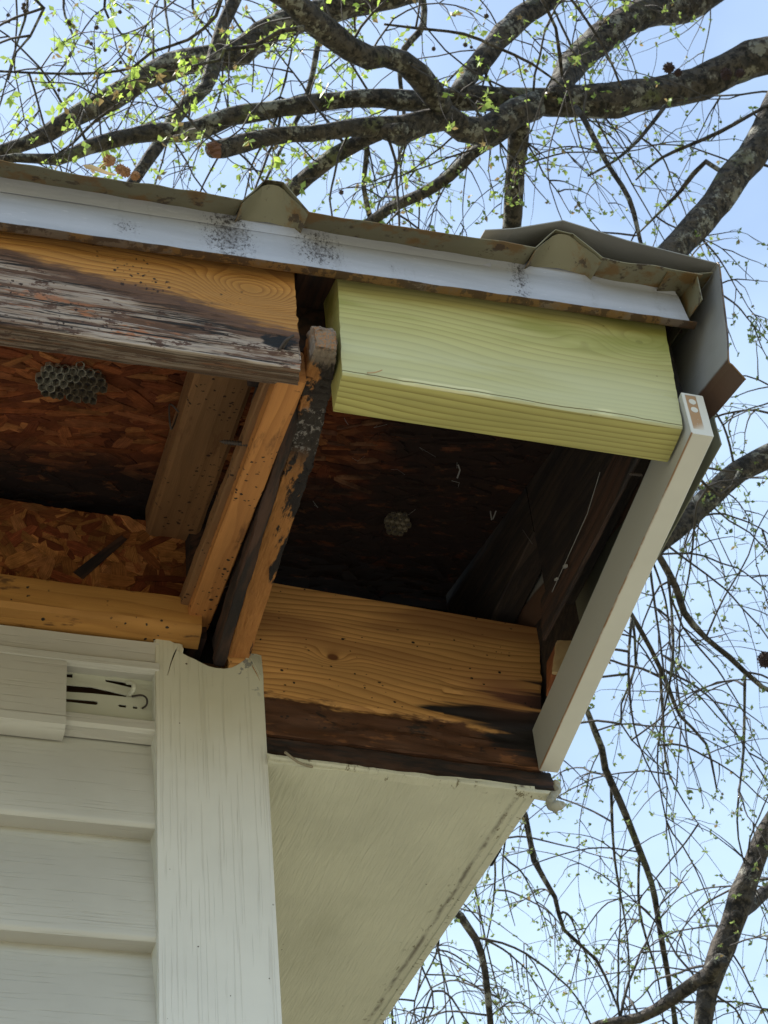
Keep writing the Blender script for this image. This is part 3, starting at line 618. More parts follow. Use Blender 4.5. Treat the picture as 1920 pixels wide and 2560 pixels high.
# ---- new treated fascia board
nbA = [(-.0401, -.40, 2.7303), (-.0368, -.362, 2.7268+.001), (-.036, -.362, 2.868), (-.035, -.40, 2.868)]
nbB = [(.2347, -.40, 2.7298), (.2365, -.362, 2.7288), (.2435, -.362, 2.868), (.2433, -.40, 2.868)]
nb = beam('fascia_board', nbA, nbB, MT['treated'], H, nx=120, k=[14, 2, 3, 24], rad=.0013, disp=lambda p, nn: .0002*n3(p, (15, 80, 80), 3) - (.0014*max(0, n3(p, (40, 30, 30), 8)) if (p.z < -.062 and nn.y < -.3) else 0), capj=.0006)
nb['label'] = 'new yellow green treated pine board with a knot at its right end'
wire('splinter', [P(918, 932, Y=-.401), P(938, 931, Y=-.404), P(955, 925, Y=-.405)], .0005, MT['pale'], H)
# ---- pale metal fascia cover and its bottom lip
def mz(x): return 2.8160+(x+.30)*.0445
def mt_(x): return 2.8760+(x+.30)*.034
def sstep(x): return 1.0 if x < .086 else 0.0
xs = [-1.2, -.8]+[-.55+.8*i/80 for i in range(81)]
xs = [x for x in xs if x < .2465]
rows = []
for x in xs:
    e = max(0, (x-.235)/.0155); wv = .0006*n3((x, 0, 0), (18, 1, 1), 2); b = mz(x)+.0008*n3((x, 0, 1), (30, 1, 1)); t = mt_(x)
    rows.append([(x, -.385, t+.004), (x, -.410, t+.0012), (x, -.4165+wv, t-.0015), (x, -.4140+wv, t-.014-.006*sstep(x)), (x, -.4128+wv, b+.037+.004*sstep(x)), (x, -.4136+wv*.5, b+.034+.004*sstep(x)), (x, -.4155, b+.003), (x, -.4150, b)])
# flared right end
rows.append([(.2485, -.385, mt_(.25)+.003), (.250, -.410, mt_(.25)-.001), (.2505, -.4155, mt_(.25)-.004), (.2515, -.414, mt_(.25)-.016), (.2530, -.413, mz(.25)+.036), (.2534, -.4138, mz(.25)+.033), (.2562, -.4155, mz(.25)+.003), (.2566, -.415, mz(.25))])
fm = sheet('fascia_cover', rows, MT['fascia'], H, th=.0007)
xs2 = [-1.2, -.8]+[-.55+.8*i/100 for i in range(101)]+[.262]
lip = []
for x in xs2:
    b = mz(x)+.0006*n3((x, 0, 5), (60, 1, 1)); lip.append([(x, -.4170-.0006*n3((x, 3, 5), (40, 1, 1)), b-.0002), (x, -.4115, b-.0014), (x, -.4095, b-.0006), (x, -.403, b+.009)])
sheet('drip_lip', lip, MT['edge'], H, th=.0011)
# ---- roof sheets with ribs
def ribz(x, ribs):
    z = 0
    for c, hb, ht, h in ribs:
        d = abs(x-c); 
        if d < ht: z = max(z, h)
        elif d < hb: z = max(z, h*(hb-d)/(hb-ht))
    return z
RIBS = [(-.0945, .0265, .0075, .0295), (-.94, .0265, .0075, .0295), (.1475, .029, .0075, .027)]
xs3 = [-1.2+.05*i for i in range(14)]+[-.53+i*.0035 for i in range(int(.795/.0035)+1)]
xs3 = sorted(set([x for x in xs3]+[c+s*d for c, hb, ht, _ in RIBS for s in (-1, 1) for d in (hb, ht) if c > -.6]))
rows = []
for y in [-.44, -.432, -.42, -.395, -.3, 0, 1.0, 2.4]:
    row = []
    for x in xs3:
        k = max(0, 1-(y+.44)/.06)
        z = 2.8660+SL*(y+.44)+.009*(1-k)+ribz(x, RIBS)
        z += k*(.0030*n3((x, 0, 0), (11, 1, 1), 6)+.0020*n3((x, 0, 0), (42, 1, 1), 7)) + k*max(-.01, (x+.05)*.030)
        yy = y + (.002*n3((x, 1, 0), (30, 1, 1), 3) if y < -.43 else 0)
        row.append((x, yy, z))
    rows.append(row)
sheet('roof_sheet', rows, MT['roof'], H, th=.0007)
# pinched closures inside the open rib ends
for c, hb, ht, h in (RIBS[0], RIBS[2]):
    top_, bot_ = [], []
    for k in range(13):
        x = c-hb+2*hb*k/12; z0 = 2.866+(x+.05)*.030; zz = ribz(x, RIBS)
        top_.append((x, -.4365-.0008*math.sin(k*1.3), z0+zz-.0006)); bot_.append((x*.7+c*.3 if False else x, -.4165+.003*abs(k-6)/6, z0+min(zz, .004)+.004))
    sheet('rib_closure', [top_, [tuple((V(a)+V(b))/2+V((0, .002, 0))) for a, b in zip(top_, bot_)], bot_], MT['roof'], H, th=.0006)
# ---- rake trim over the sheet end
def rake(y, dz):
    return [(.078, y+.004, 2.8850+dz), (.1015, y, 2.8885+dz), (.146, y-.002, 2.9085+dz), (.200, y-.002, 2.8975+dz), (.277, y-.003, 2.8875+dz), (.2785, y-.003, 2.8850+dz), (.2735, y-.002, 2.842+dz), (.2690, y, 2.800+dz), (.2640, y+.001, 2.7700+dz), (.2660, y+.001, 2.7655+dz), (.2755, y+.003, 2.7530+dz)]
def brk(y):   # keep creases crisp
    return rake(y, SL*(y+.44))
sheet('rake_trim', [brk(y) for y in (-.442, -.43, -.3, 0, .8, 2.4)], MT['rake'], H, th=.0009, smooth=False)
wire('rake_hem', [V(p)+V((0, 0, 0)) for p in brk(-.4425)[4:]], .0007, MT['edge'], H)
# inner flange of the trim, seen beside the end of the metal cover
sheet('rake_flange', [[(.234, -.437, 2.8745), (.262, -.4375, 2.8790), (.2755, -.438, 2.8830)], [(.236, -.38, 2.884), (.262, -.36, 2.894), (.2755, -.36, 2.899)]], MT['roof'], H, th=.0008)
sheet('sheet_end_leg', [[(.2610, y, z0) , (.2600, y, z0-.016), (.2590, y, z0-.034)] for y, z0 in ((-.4375, 2.8790), (-.40, 2.8875), (-.36, 2.895))], MT['roof'], H, th=.0007)
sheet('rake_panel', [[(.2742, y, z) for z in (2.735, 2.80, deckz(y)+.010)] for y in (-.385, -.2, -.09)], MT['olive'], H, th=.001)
sheet('rake_panel', [[(.2742, y, z) for z in (2.752, 2.80, deckz(y)+.010)] for y in (-.0895, .05)], MT['nearblack'], H, th=.001)  # olive panel continued in near-black, painting the gap beside the beam dark
# rotten plank and fly rafter inside the rake
beam('rotten_plank', [(.225, -.36, 2.7560), (.229, -.36, 2.7560), (.232, -.36, 2.80), (.228, -.36, 2.80)], [(.227, -.105, 2.757), (.231, -.105, 2.757), (.233, -.112, 2.80), (.229, -.112, 2.80)], MT['dark'], H, nx=80, k=8, rad=.0008, disp=dr(.0016, 10, 160, 5))
beam('fly_rafter', [(.234, -.37, 2.80), (.262, -.37, 2.80), (.262, -.37, deckz(-.37)-.001), (.234, -.37, deckz(-.37)-.001)], [(.236, -.11, 2.80), (.262, -.11, 2.80), (.262, -.11, deckz(-.11)-.001), (.236, -.11, deckz(-.11)-.001)], MT['nearblack'], H, nx=30, k=4)
beam('fly_rafter', qy(-.108, .236, .262, 2.886, deckz(-.108)-.001), qy(.12, .236, .262, 2.886, deckz(.12)-.001), MT['nearblack'], H, nx=10, k=4)
# ---- white board under the rake
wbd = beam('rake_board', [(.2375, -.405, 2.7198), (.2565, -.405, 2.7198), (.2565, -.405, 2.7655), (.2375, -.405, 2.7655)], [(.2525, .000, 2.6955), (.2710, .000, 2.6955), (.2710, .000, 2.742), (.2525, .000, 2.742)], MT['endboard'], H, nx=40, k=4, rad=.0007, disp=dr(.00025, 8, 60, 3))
wbd['label'] = 'white painted board with a chipped bare front end'
# ---- the pine beam standing out from the corner
def beamd(p, nn):
    d = .0003*n3(p, (12, 90, 90), 2)
    if p.z < -.045: d += .0030*n3(p, (18, 70, 70), 4)+.0016*n3(p, (60, 220, 220), 14)-.0016
    if p.x > .20 and p.z < .0: d -= .003*max(0, n3(p, (20, 190, 190), 6))
    return d
pb = beam('lookout_beam', [(-.03, .0, 2.7035), (-.03, .034, 2.7035), (-.03, .034, 2.8835), (-.03, .0, 2.8835)], [(.2575, .0, 2.6975), (.2575, .034, 2.6975), (.2765, .034, 2.8680), (.2765, .0, 2.8680)], MT['beam'], H, nx=150, k=[8, 2, 4, 60], rad=.0012, disp=beamd, capj=.002)
pb['label'] = 'orange pine beam with a black rotten lower edge'
beam('rotten_ledger', [(-.02, .004, 2.688), (-.02, .020, 2.688), (-.02, .020, 2.706), (-.02, .004, 2.706)], [(.268, .004, 2.6765), (.268, .020, 2.6765), (.266, .020, 2.6985), (.266, .004, 2.6985)], MT['dark'], H, nx=120, k=5, rad=.003, disp=dr(.0024, 30, 80, 8), capj=.004)
beam('small_block', qy(.048, .250, .279, 2.86, 2.957), qy(.075, .250, .279, 2.86, 2.958), MT['dull'], H, nx=4, k=2)
a0, a1, b1, b0 = P(1393, 1600, Y=-.078), P(1446, 1603, Y=-.078), P(1436, 1735, Y=-.078), P(1392, 1735, Y=-.078)
c0, c1 = P(1367, 1655, Y=-.045), P(1370, 1765, Y=-.045)
a1.x = min(a1.x, .2735); b1.x = min(b1.x, .2735); b0.z = b1.z = 2.7465; c1.z = 2.7450
sh = V((0, .004, 0))
beam('pale_block', [b0, b1, a1, a0], [b0+sh, b1+sh, a1+sh, a0+sh], MT['pale'], H, nx=2, k=6, rad=.0006, disp=lambda p, nn: .0009*n3(p, (300, 300, 300), 3))
beam('pale_block', [b0+sh*1.2, b0+sh*1.2+V((.006, 0, 0)), a0+sh*1.2+V((.006, 0, 0)), a0+sh*1.2-V((0, 0, .001))], [c1, c1+V((.003, 0, 0)), c0+V((.003, 0, 0)), c0], MT['redwood'], H, nx=10, k=3, rad=.0006, disp=dr(.0006, 60, 100, 3))
# ---- soffit of the gable overhang
SS = .09
def sz(y, z0=2.6688): return z0+SS*y
so_ = []
for i in range(31):
    y = -.004+(2.4)*(i/30)**1.8; row = []
    for j in range(25):
        x = -.0+.242*j/24; jit = .0018*n3((x, 0, 0), (60, 1, 1), 3)+.0012*n3((x, 0, 0), (200, 1, 1), 5) if i == 0 else 0
        row.append((x, y+jit-(.003 if (i == 0 and x > .1) else 0), sz(y)+.0006*n3((x, y, 0), (14, 8, 1), 2)-(.0 if j < 23 else .0012)))
    rows_ = row; so_.append(row)
so_ = [list(reversed(r)) for r in so_]
sheet('soffit_panel', so_, MT['soffit'], H, th=.004)
beam('soffit_edge_strip', [(.2375, .0, 2.6665), (.2465, .0, 2.6665), (.2465, .0, 2.6735), (.2375, .0, 2.6735)], [(.2375, 2.4, sz(2.4)-.0023), (.2465, 2.4, sz(2.4)-.0023), (.2465, 2.4, sz(2.4)+.05), (.2375, 2.4, sz(2.4)+.05)], MT['soffit'], H, nx=60, k=2, rad=.001, disp=dr(.0004, 10, 80, 2))
beam('rake_fascia', [(.2385, .165, sz(.165)+.004), (.2450, .165, sz(.165)+.004), (.2450, .165, deckz(.165)-.002), (.2385, .165, deckz(.165)-.002)], [(.2385, 2.4, sz(2.4)+.004), (.2450, 2.4, sz(2.4)+.004), (.2450, 2.4, deckz(2.4)-.002), (.2385, 2.4, deckz(2.4)-.002)], MT['white'], H, nx=4, k=2)
beam('gable_wall', qx(-.012, .10, 2.4, 2.5, 2.95), qx(-.004, .10, 2.4, 2.5, 2.95), MT['vinyl'], H, nx=1, k=2)
beam('soffit_front_lip', [(.0, -.008, 2.6715), (.0, .004, 2.6715), (.0, .004, 2.6755), (.0, -.008, 2.6755)], [(.262, -.008, 2.6640), (.262, .003, 2.6640), (.262, .003, 2.6685), (.262, -.008, 2.6685)], MT['soffit'], H, nx=90, k=2, rad=.0008, disp=dr(.0014, 50, 90, 9), capj=.003)
# peeled caulk blob
v, f = [], []; pts = [P(1391, 1955, Y=-.004), P(1394, 1975, Y=-.007), P(1383, 1990, Y=-.008), P(1376, 2003, Y=-.008), P(1386, 2016, Y=-.009), P(1398, 2014, Y=-.008), P(1408, 2008, Y=-.007)]
p_, r_ = spline(pts, [.0022, .0028, .0032, .0040, .0052, .0042, .0018], .0012); tube_data(p_, r_, 14, v, f, rough=0)
v = [q+V((n3(q, (260,)*3, 1), n3(q, (260,)*3, 2), n3(q, (260,)*3, 3)))*.0024 for q in v]
cb = raw('loose_caulk', v, f, MT['white'], H, True)
cb.data.materials.clear(); cb.data.materials.append(MT['nestpale'])
# strip of loose peeling paint on the soffit
a_, b_ = P(712, 1878, Z=2.668), P(780, 1915, Z=2.6705)
wire('paint_peel', [a_+V((0, 0, -.001)), a_.lerp(b_, .5)+V((0, 0, -.004)), b_+V((0, 0, -.001))], .0012, MT['nest'], H)
# cobwebs and hanging bits
def web(pts, r=.00022): 
    v, f = [], []; tube_data([V(p) for p in pts], [r]*len(pts), 4, v, f); return v, f
bits = [([P(1226, 1278, Z=2.95), P(1229, 1300, Z=2.94), P(1232, 1298, Z=2.945), P(1240, 1277, Z=2.95)], .0006), ([P(1145, 1162, Z=2.93), P(1150, 1175, Z=2.926), P(1143, 1195, Z=2.926)], .0007), ([P(1212, 1415, Z=2.96), P(1213, 1435, Z=2.95)], .0009),
        ([P(1331, 1360, X=.224), P(1290, 1300, Z=2.95)], .0002), ([P(1500, 1180, X=.222), P(1468, 1285, X=.224), P(1380, 1480, X=.226)], .0003), ([P(1388, 1450, X=.223), P(1394, 1446, X=.223)], .0013), ([P(1410, 1418, X=.223), P(1416, 1414, X=.223)], .0017),
        ([P(1288, 1357, Z=2.95), P(1292, 1354, Z=2.95)], .0007), ([P(1340, 1345, Z=2.95), P(1336, 1348, Z=2.95)], .001), ([P(660, 1430, Y=-.1), P(640, 1400, Y=-.1), P(600, 1420, Y=-.08)], .0003), ([P(560, 1470, Y=-.06), P(600, 1450, Y=-.05), P(590, 1510, Y=-.03)], .0004)]
VV, FF = [], []
for pts, r in bits:
    v, f = web(pts, r); b = len(VV); VV += v; FF += [tuple(i+b for i in q) for q in f]
for _ in range(14):
    x, y = rnd(.03, .21), rnd(-.3, -.02); q = V((x, y, deckz(y)-.003)); v, f = web([q, q+V((rnd(-.008, .008), rnd(-.006, .006), -rnd(0, .004))), q+V((rnd(-.015, .015), rnd(-.008, .008), 0))], rnd(.00007, .00018)); b = len(VV); VV += v; FF += [tuple(i+b for i in q_) for q_ in f]
cw = raw('cobweb', VV, FF, MT['web'], H); cw['kind'] = 'stuff'

# ================================================================ wasp nests
def cell_mesh(seed, r, L):
    random.seed(seed); v, f = [], []
    for s_ in range(4):
        z = [0, -L, -L*rnd(.97, 1.03), -L*.12][s_]; q = [r*.96, r*1.0, r*.89, r*.72][s_]
        for j in range(6):
            th = math.pi*j/3; v.append((q*math.cos(th)*rnd(.93, 1.07), q*math.sin(th)*rnd(.93, 1.07), z+(rnd(-.0009, .0009) if s_ in (1, 2) else 0)))
    for a in (0, 1, 2):
        for j in range(6): f.append((a*6+j, a*6+(j+1) % 6, (a+1)*6+(j+1) % 6, (a+1)*6+j))
    f.append((18, 19, 20, 21, 22, 23)); f.append((5, 4, 3, 2, 1, 0))
    me = mesh('cell', v, f); me.polygons[18].material_index = 1; return me
def nest(px, py, rx, ry, r, L, label, seed, pale, roll_=0.0):
    random.seed(seed); d = ray(px, py); z0 = 2.975
    t = (z0+SL*CAM.y-CAM.z)/(d.z-SL*d.y); c = CAM+d*t
    N = ((CAM-c).normalized()*.75+ng*.45).normalized(); U = (V((1, 0, .05))-N*N.x).normalized(); Vv = N.cross(U)
    c = c+ng*.006; B = Matrix((U, Vv, N)).transposed()
    T = empty('wasp_nest', c-ng*.006); tag(T, label, 'wasp nest', 'paper wasp nests on the roof boards')
    inside = lambda x, y, g=0: (x/rx)**2+(y/ry)**2 < 1+.5*n3((x, y, 0), (70, 70, 1), seed)+g
    ring = []
    for k in range(20):
        a = k*math.pi/10; q = 1.0
        while not inside(rx*q*math.cos(a), ry*q*math.sin(a)) and q > .3: q -= .05
        ring.append((rx*q*math.cos(a)*.93, ry*q*math.sin(a)*.93))
    raw('comb_base', [c+B@V((x, y, .0012)) for x, y in ring]+[c+B@V((x, y, -.001)) for x, y in ring], [tuple(range(20)), tuple(range(39, 19, -1))]+[(i, 20+i, 20+(i+1) % 20, (i+1) % 20) for i in range(20)], MT['nest'], T)
    raw('stalk', [c-ng*.007+V((.002*math.cos(a), .002*math.sin(a), 0)) for a in [k*math.pi/3 for k in range(6)]]+[c+V((.003*math.cos(a), .003*math.sin(a), 0)) for a in [k*math.pi/3 for k in range(6)]], [tuple(range(6)), tuple(range(6, 12))]+[(i, i+6, 6+(i+1) % 6, (i+1) % 6) for i in range(6)], MT['nest'], T)
    ms = [cell_mesh(seed+k, r, L*(.88+.05*k)) for k in range(5)]
    for k, me in enumerate(ms): me.materials.append(MT['nestpale' if (pale and k >= 3) else 'nest']); me.materials.append(MT['steel'])  # dark second slot paints the shade on each cell floor
    sx, sy = r*1.72, r*1.5
    for i in range(-12, 13):
        for j in range(-12, 13):
            x = (i+.5*(j % 2))*sx; y = j*sy
            if not inside(x, y): continue
            me = random.choice(ms[3:] if (pale and (x*.5-y < -.004+rnd(-.004, .008))) else ms[:3])
            link('cell', me, None, T, Matrix.Translation(c+B@V((x+rnd(-.0004, .0004), y, .0008+rnd(-.001, .001)))) @ (B @ Matrix.Rotation(math.pi, 3, 'X')).to_4x4() @ Matrix.Rotation(R(30)+rnd(-.1, .1), 4, 'Z') @ Matrix.Rotation(rnd(-.09, .09), 4, 'X') @ Matrix.Rotation(rnd(-.09, .09), 4, 'Y'))
nest(180, 935, .030, .017, .0040, .010, 'wide grey paper wasp nest with pale torn cells, hanging behind the weathered left board', 3, True)
nest(993, 1290, .0135, .0120, .0031, .006, 'small round wasp nest alone on the black mouldy roof boards', 5, False)
random.seed(11)
# ================================================================ debris on the roof edge
def seedball(c, r, mat, label, group, n=130):
    v, f = [], []; bm = bmesh.new(); bmesh.ops.create_icosphere(bm, subdivisions=2, radius=r*.8)
    for a in bm.verts: v.append(c+a.co)
    for a in bm.faces: f.append(tuple(q.index for q in a.verts))
    bm.free()
    for k in range(n):
        d = V((random.gauss(0, 1), random.gauss(0, 1), random.gauss(0, 1))).normalized(); o = d.orthogonal().normalized(); e = d.cross(o); b = len(v)
        v += [c+d*r*.7+o*r*.14, c+d*r*.7+e*r*.14-o*r*.07, c+d*r*.7-e*r*.14-o*r*.07, c+d*r*rnd(.92, 1.1)]; f += [(b, b+1, b+3), (b+1, b+2, b+3), (b+2, b, b+3)]
    o_ = raw('seed_ball', v, f, mat); 
    if label: tag(o_, label, 'seed ball', group)
    return o_
GB = 'dry seed balls on the roof edge'
for (x, y, r, lb) in ((273, 402, .0053, 'dry brown seed ball held highest on a stalk above the metal roof edge'), (301, 423, .0045, 'dry brown seed ball, left one of the touching pair behind the roof edge'), (313, 430, .0048, 'dry brown seed ball, right one of the touching pair behind the roof edge'), (338, 440, .0040, 'dry seed ball farthest right and lowest on the roof edge')):
    b = seedball(P(x, y, Y=-.428), r, MT['dryseed'], lb, GB)
    if r == .0053:
        wire('stalk', [P(272, 404, Y=-.428), P(258, 412, Y=-.428), P(245, 424, Y=-.426)], .0008, MT['dryleaf'], b)
lf = sheet('dry_leaf', [[P(208, 412, Y=-.436), P(214, 420, Y=-.436)], [P(228, 411, Y=-.432), P(232, 424, Y=-.436)], [P(250, 420, Y=-.430), P(250, 430, Y=-.435)], [P(272, 430, Y=-.432), P(270, 436, Y=-.434)], [P(290, 435, Y=-.434), P(289, 438, Y=-.434)]], MT['dryleaf'], None, th=.0004)
tag(lf, 'curled tan dead leaf lying on the metal roof edge beside the seed balls', 'leaf')

# ================================================================ trees
def W(px, py, w): return P(px, py, w=w)
def limb(name, pl, parent, rough=.10, sides=18, step=.05, mat='bark', seed=0):
    pts = [W(a[0], a[1], a[3]) for a in pl]; rads = [a[2]*a[3]/FPX/2 for a in pl]
    p, r = spline(pts, rads, step); v, f = [], []; 
    # gentle waviness
    p = [q+V((n3(q, (3,)*3, seed), n3(q, (3,)*3, seed+1), n3(q, (3,)*3, seed+2)))*rr*.5 for q, rr in zip(p, r)]
    tube_data(p, r, sides, v, f, rough=rough*2.2, seed=seed); raw(name, v, f, MT[mat], parent, True)
    return p, r
def L_(pts, w0, w1):
    n = len(pts); return [(a[0], a[1], a[2], w0+(w1-w0)*i/(n-1)) for i, a in enumerate(pts)]
TA = empty('sweetgum_tree', (9.0, 6.5, 0)); tag(TA, 'large spreading tree with thick dark limbs and young leaves reaching over the metal roof', 'tree')
TB = empty('sweetgum_tree', (4.6, 7.8, 0)); tag(TB, 'forked lichen covered tree standing at the lower right beyond the house', 'tree')
limbs = []
def add(pts, w0, w1, parent, **k):
    r = limb('limb', L_(pts, w0, w1), parent, seed=len(limbs), **k); limbs.append((r[0], r[1], parent)); return r
add([(2500, 40, 150), (2200, 90, 120), (1920, 133, 96), (1828, 168, 90), (1712, 208, 84), (1625, 231, 84), (1539, 255, 92), (1452, 250, 84), (1365, 252, 74), (1284, 250, 66), (1191, 249, 62), (1122, 251, 60), (1040, 252, 56), (960, 249, 50), (810, 255, 46), (694, 272, 46), (579, 301, 48), (492, 334, 52), (376, 330, 48), (290, 342, 42), (220, 365, 36), (145, 396, 30), (40, 392, 24), (-80, 420, 20)], 7.6, 6.4, TA)
add([(1330, 262, 70), (1284, 280, 72), (1220, 330, 72), (1163, 326, 66), (1122, 297, 64), (1064, 307, 60), (1006, 322, 70), (950, 314, 54), (870, 318, 44), (810, 330, 44), (694, 341, 44), (608, 359, 48), (552, 372, 50), (528, 374, 44)], 7.0, 6.3, TA)
add([(640, -60, 66), (723, 0, 66), (770, 46, 66), (810, 81, 66), (868, 121, 60), (920, 143, 56), (960, 139, 54), (1006, 152, 54), (1047, 185, 66), (1087, 231, 66), (1110, 262, 50)], 6.2, 6.75, TA)
add([(1440, -60, 60), (1365, 0, 54), (1307, 29, 54), (1249, 87, 58), (1209, 139, 54), (1163, 197, 52), (1130, 240, 44)], 7.6, 7.0, TA)
add([(1860, -90, 90), (1730, 0, 82), (1625, 35, 78), (1539, 81, 76), (1469, 127, 76), (1423, 168, 72), (1398, 208, 62), (1380, 250, 44)], 7.9, 7.1, TA)
add([(1292, 270, 60), (1296, 312, 56), (1289, 405, 52), (1281, 492, 50), (1275, 580, 48), (1270, 700, 46)], 7.0, 7.3, TA)
add([(1260, 330, 36), (1238, 347, 34), (1180, 388, 30), (1122, 440, 30), (1047, 486, 30), (972, 521, 30), (900, 575, 28)], 6.95, 7.4, TA)
add([(1040, -30, 66), (914, 8, 64), (840, 24, 68), (752, 52, 70), (665, 90, 74), (579, 137, 72), (463, 156, 66), (359, 203, 62), (289, 249, 60), (203, 289, 54), (116, 336, 44), (29, 372, 36), (-80, 410, 30)], 8.6, 8.0, TA)
add([(600, -60, 36), (590, 0, 36), (556, 69, 36), (532, 162, 38), (509, 220, 36), (463, 260, 35), (428, 307, 35), (394, 365, 34), (350, 425, 32), (300, 500, 30)], 7.9, 7.4, TA)
add([(1010, 322, 34), (965, 326, 36), (868, 376, 40), (799, 422, 42), (741, 463, 42), (690, 500, 42), (600, 590, 40)], 6.55, 6.9, TA)
add([(2050, 160, 100), (1960, 250, 92), (1920, 324, 86), (1880, 396, 80), (1828, 455, 76), (1770, 535, 74), (1701, 605, 70), (1640, 668, 66), (1560, 760, 60)], 6.9, 6.3, TA)
add([(2100, 1060, 66), (1920, 1140, 58), (1842, 1180, 56), (1767, 1249, 58), (1711, 1302, 54), (1659, 1347, 50), (1590, 1420, 44)], 6.6, 6.2, TA)
add([(1990, 1985, 50), (1920, 2076, 50), (1880, 2163, 54), (1845, 2244, 60), (1822, 2325, 58), (1787, 2418, 56), (1764, 2487, 52), (1753, 2560, 50), (1745, 2720, 60)], 6.3, 6.0, TB)
add([(2010, 2150, 26), (1920, 2221, 32), (1880, 2264, 36), (1845, 2300, 36)], 6.5, 6.12, TB)
add([(1800, 2395, 40), (1770, 2432, 40), (1730, 2458, 36), (1678, 2499, 32), (1597, 2545, 29), (1500, 2562, 26), (1380, 2620, 20)], 6.02, 6.3, TB)
# trunks and their connections outside the frame
def trunk(base, top, r0_, r1_, parent, seed):
    p, r = spline([V(base), V(base).lerp(V(top), .5)+V((.15, -.1, 0)), V(top)], [r0_, (r0_+r1_)/2, r1_], .15); v, f = [], []; tube_data(p, r, 20, v, f, rough=.2, seed=seed); raw('trunk', v, f, MT['bark'], parent, True)
pa = W(2500, 40, 7.6); trunk((9.0, 6.5, 0), (6.9, 6.05, 7.4), .38, .22, TA, 1)
for (px, py, w_, r_, via) in ((2500, 40, 7.6, .105, (2750, -60)), (2050, 160, 6.9, .066, (2450, 100)), (2100, 1060, 6.6, .042, (2550, 600)), (1860, -90, 7.9, .068, (2250, -420)), (1440, -60, 7.6, .043, (1900, -500)), (1040, -30, 8.6, .055, (1500, -420)), (600, -60, 7.9, .028, (1200, -600)), (640, -60, 6.2, .04, (1000, -500))):
    a = W(px, py, w_); mid = W(via[0], via[1], w_+.1); b = V((6.9, 6.05, 6.6)); m2 = W(3000, -350, 7.9); p, r = spline([a, mid, m2, b] if px < 2200 else [a, mid, b], [r_, r_*1.05, r_*1.2, r_*1.4], .15); v, f = [], []; tube_data(p, r, 12, v, f, rough=.2); raw('limb', v, f, MT['bark'], TA, True)
tb = W(1745, 2720, 6.0); trunk((4.6, 7.8, 0), tb, .17, .034, TB, 2)
for px, py, w_, r_ in ((1990, 1985, 6.3, .030), (2010, 2150, 6.5, .016)):
    a = W(px, py, w_); p, r = spline([a, a+V((.7, .3, .9)), a+V((1.2, .6, 2.2))], [r_, r_*.8, r_*.3], .12); v, f = [], []; tube_data(p, r, 10, v, f, rough=.2); raw('limb', v, f, MT['bark'], TB, True)
# slender branches
def proj(q):
    d = q-CAM; w_ = d.dot(fw); return 960+FPX*d.dot(rt)/w_, 1280-FPX*d.dot(up)/w_
branches = []
def br(pts, w0, w1, parent):
    r = limb('branch', L_(pts, w0, w1), parent, sides=8, step=.05, rough=.09, seed=40+len(branches), mat='bark'); branches.append((r[0], r[1], parent))
br([(1440, 1700, 14), (1470, 1782, 15), (1504, 1875, 18), (1512, 1925, 19), (1562, 2036, 18), (1597, 2128, 17), (1626, 2209, 16), (1649, 2325, 15), (1672, 2441, 14), (1695, 2600, 12)], 6.4, 6.6, TA)
br([(1250, 1930, 12), (1313, 2036, 15), (1336, 2151, 14), (1388, 2244, 12), (1411, 2325, 10), (1492, 2400, 8), (1545, 2520, 6)], 6.6, 6.5, TA)
br([(1080, 2240, 20), (1151, 2290, 20), (1191, 2348, 19), (1215, 2429, 18), (1228, 2580, 16)], 6.2, 6.2, TA)
br([(1620, 1350, 20), (1647, 1384, 18), (1692, 1466, 18), (1711, 1530, 18), (1763, 1593, 17), (1823, 1642, 15), (1905, 1717, 13), (2000, 1760, 11)], 6.1, 6.3, TA)
br([(1540, 1480, 12), (1580, 1537, 12), (1629, 1623, 13), (1670, 1713, 12), (1700, 1790, 9), (1765, 1860, 7), (1793, 1980, 4)], 6.1, 6.4, TA)
br([(1440, 270, 16), (1458, 295, 15), (1516, 405, 13), (1573, 498, 13), (1602, 613, 11), (1640, 760, 8)], 6.95, 6.6, TA)
br([(2000, 225, 9), (1920, 262, 9), (1799, 330, 10), (1655, 393, 8), (1590, 450, 5)], 6.8, 6.6, TA)
br([(1820, 440, 12), (1765, 405, 13), (1700, 480, 11), (1640, 540, 7), (1590, 590, 4)], 6.6, 6.8, TA)
br([(1660, 265, 12), (1600, 345, 10), (1540, 400, 8), (1470, 440, 5)], 7.1, 6.8, TA)
br([(560, -20, 9), (540, 40, 9), (470, 100, 8), (380, 130, 8), (330, 170, 7), (200, 185, 7), (0, 178, 6), (-60, 170, 5)], 6.2, 6.4, TA)
br([(760, 70, 12), (700, 80, 13), (640, 115, 12), (560, 125, 10), (550, 150, 8), (480, 165, 6)], 6.1, 6.2, TA)
br([(330, 240, 7), (240, 300, 8), (180, 360, 7), (120, 400, 5)], 6.3, 6.3, TA)
br([(50, -40, 8), (110, 20, 9), (75, 90, 7), (40, 130, 6), (20, 200, 5)], 6.1, 6.1, TA)
br([(960, 60, 6), (1040, 70, 7), (1160, 85, 8), (1240, 118, 8), (1330, 160, 7), (1420, 225, 5)], 6.2, 6.4, TA)
br([(1340, -30, 9), (1390, 70, 9), (1400, 140, 10), (1405, 190, 8)], 6.3, 6.4, TA)
br([(1400, -40, 7), (1480, 70, 7), (1530, 160, 6), (1560, 240, 5)], 6.2, 6.3, TA)
br([(1850, 1180, 12), (1800, 1240, 10), (1700, 1150, 7), (1620, 1150, 5)], 6.1, 6.0, TA)
br([(920, 300, 12), (915, 400, 14), (910, 470, 14), (925, 540, 14)], 7.6, 7.7, TA)
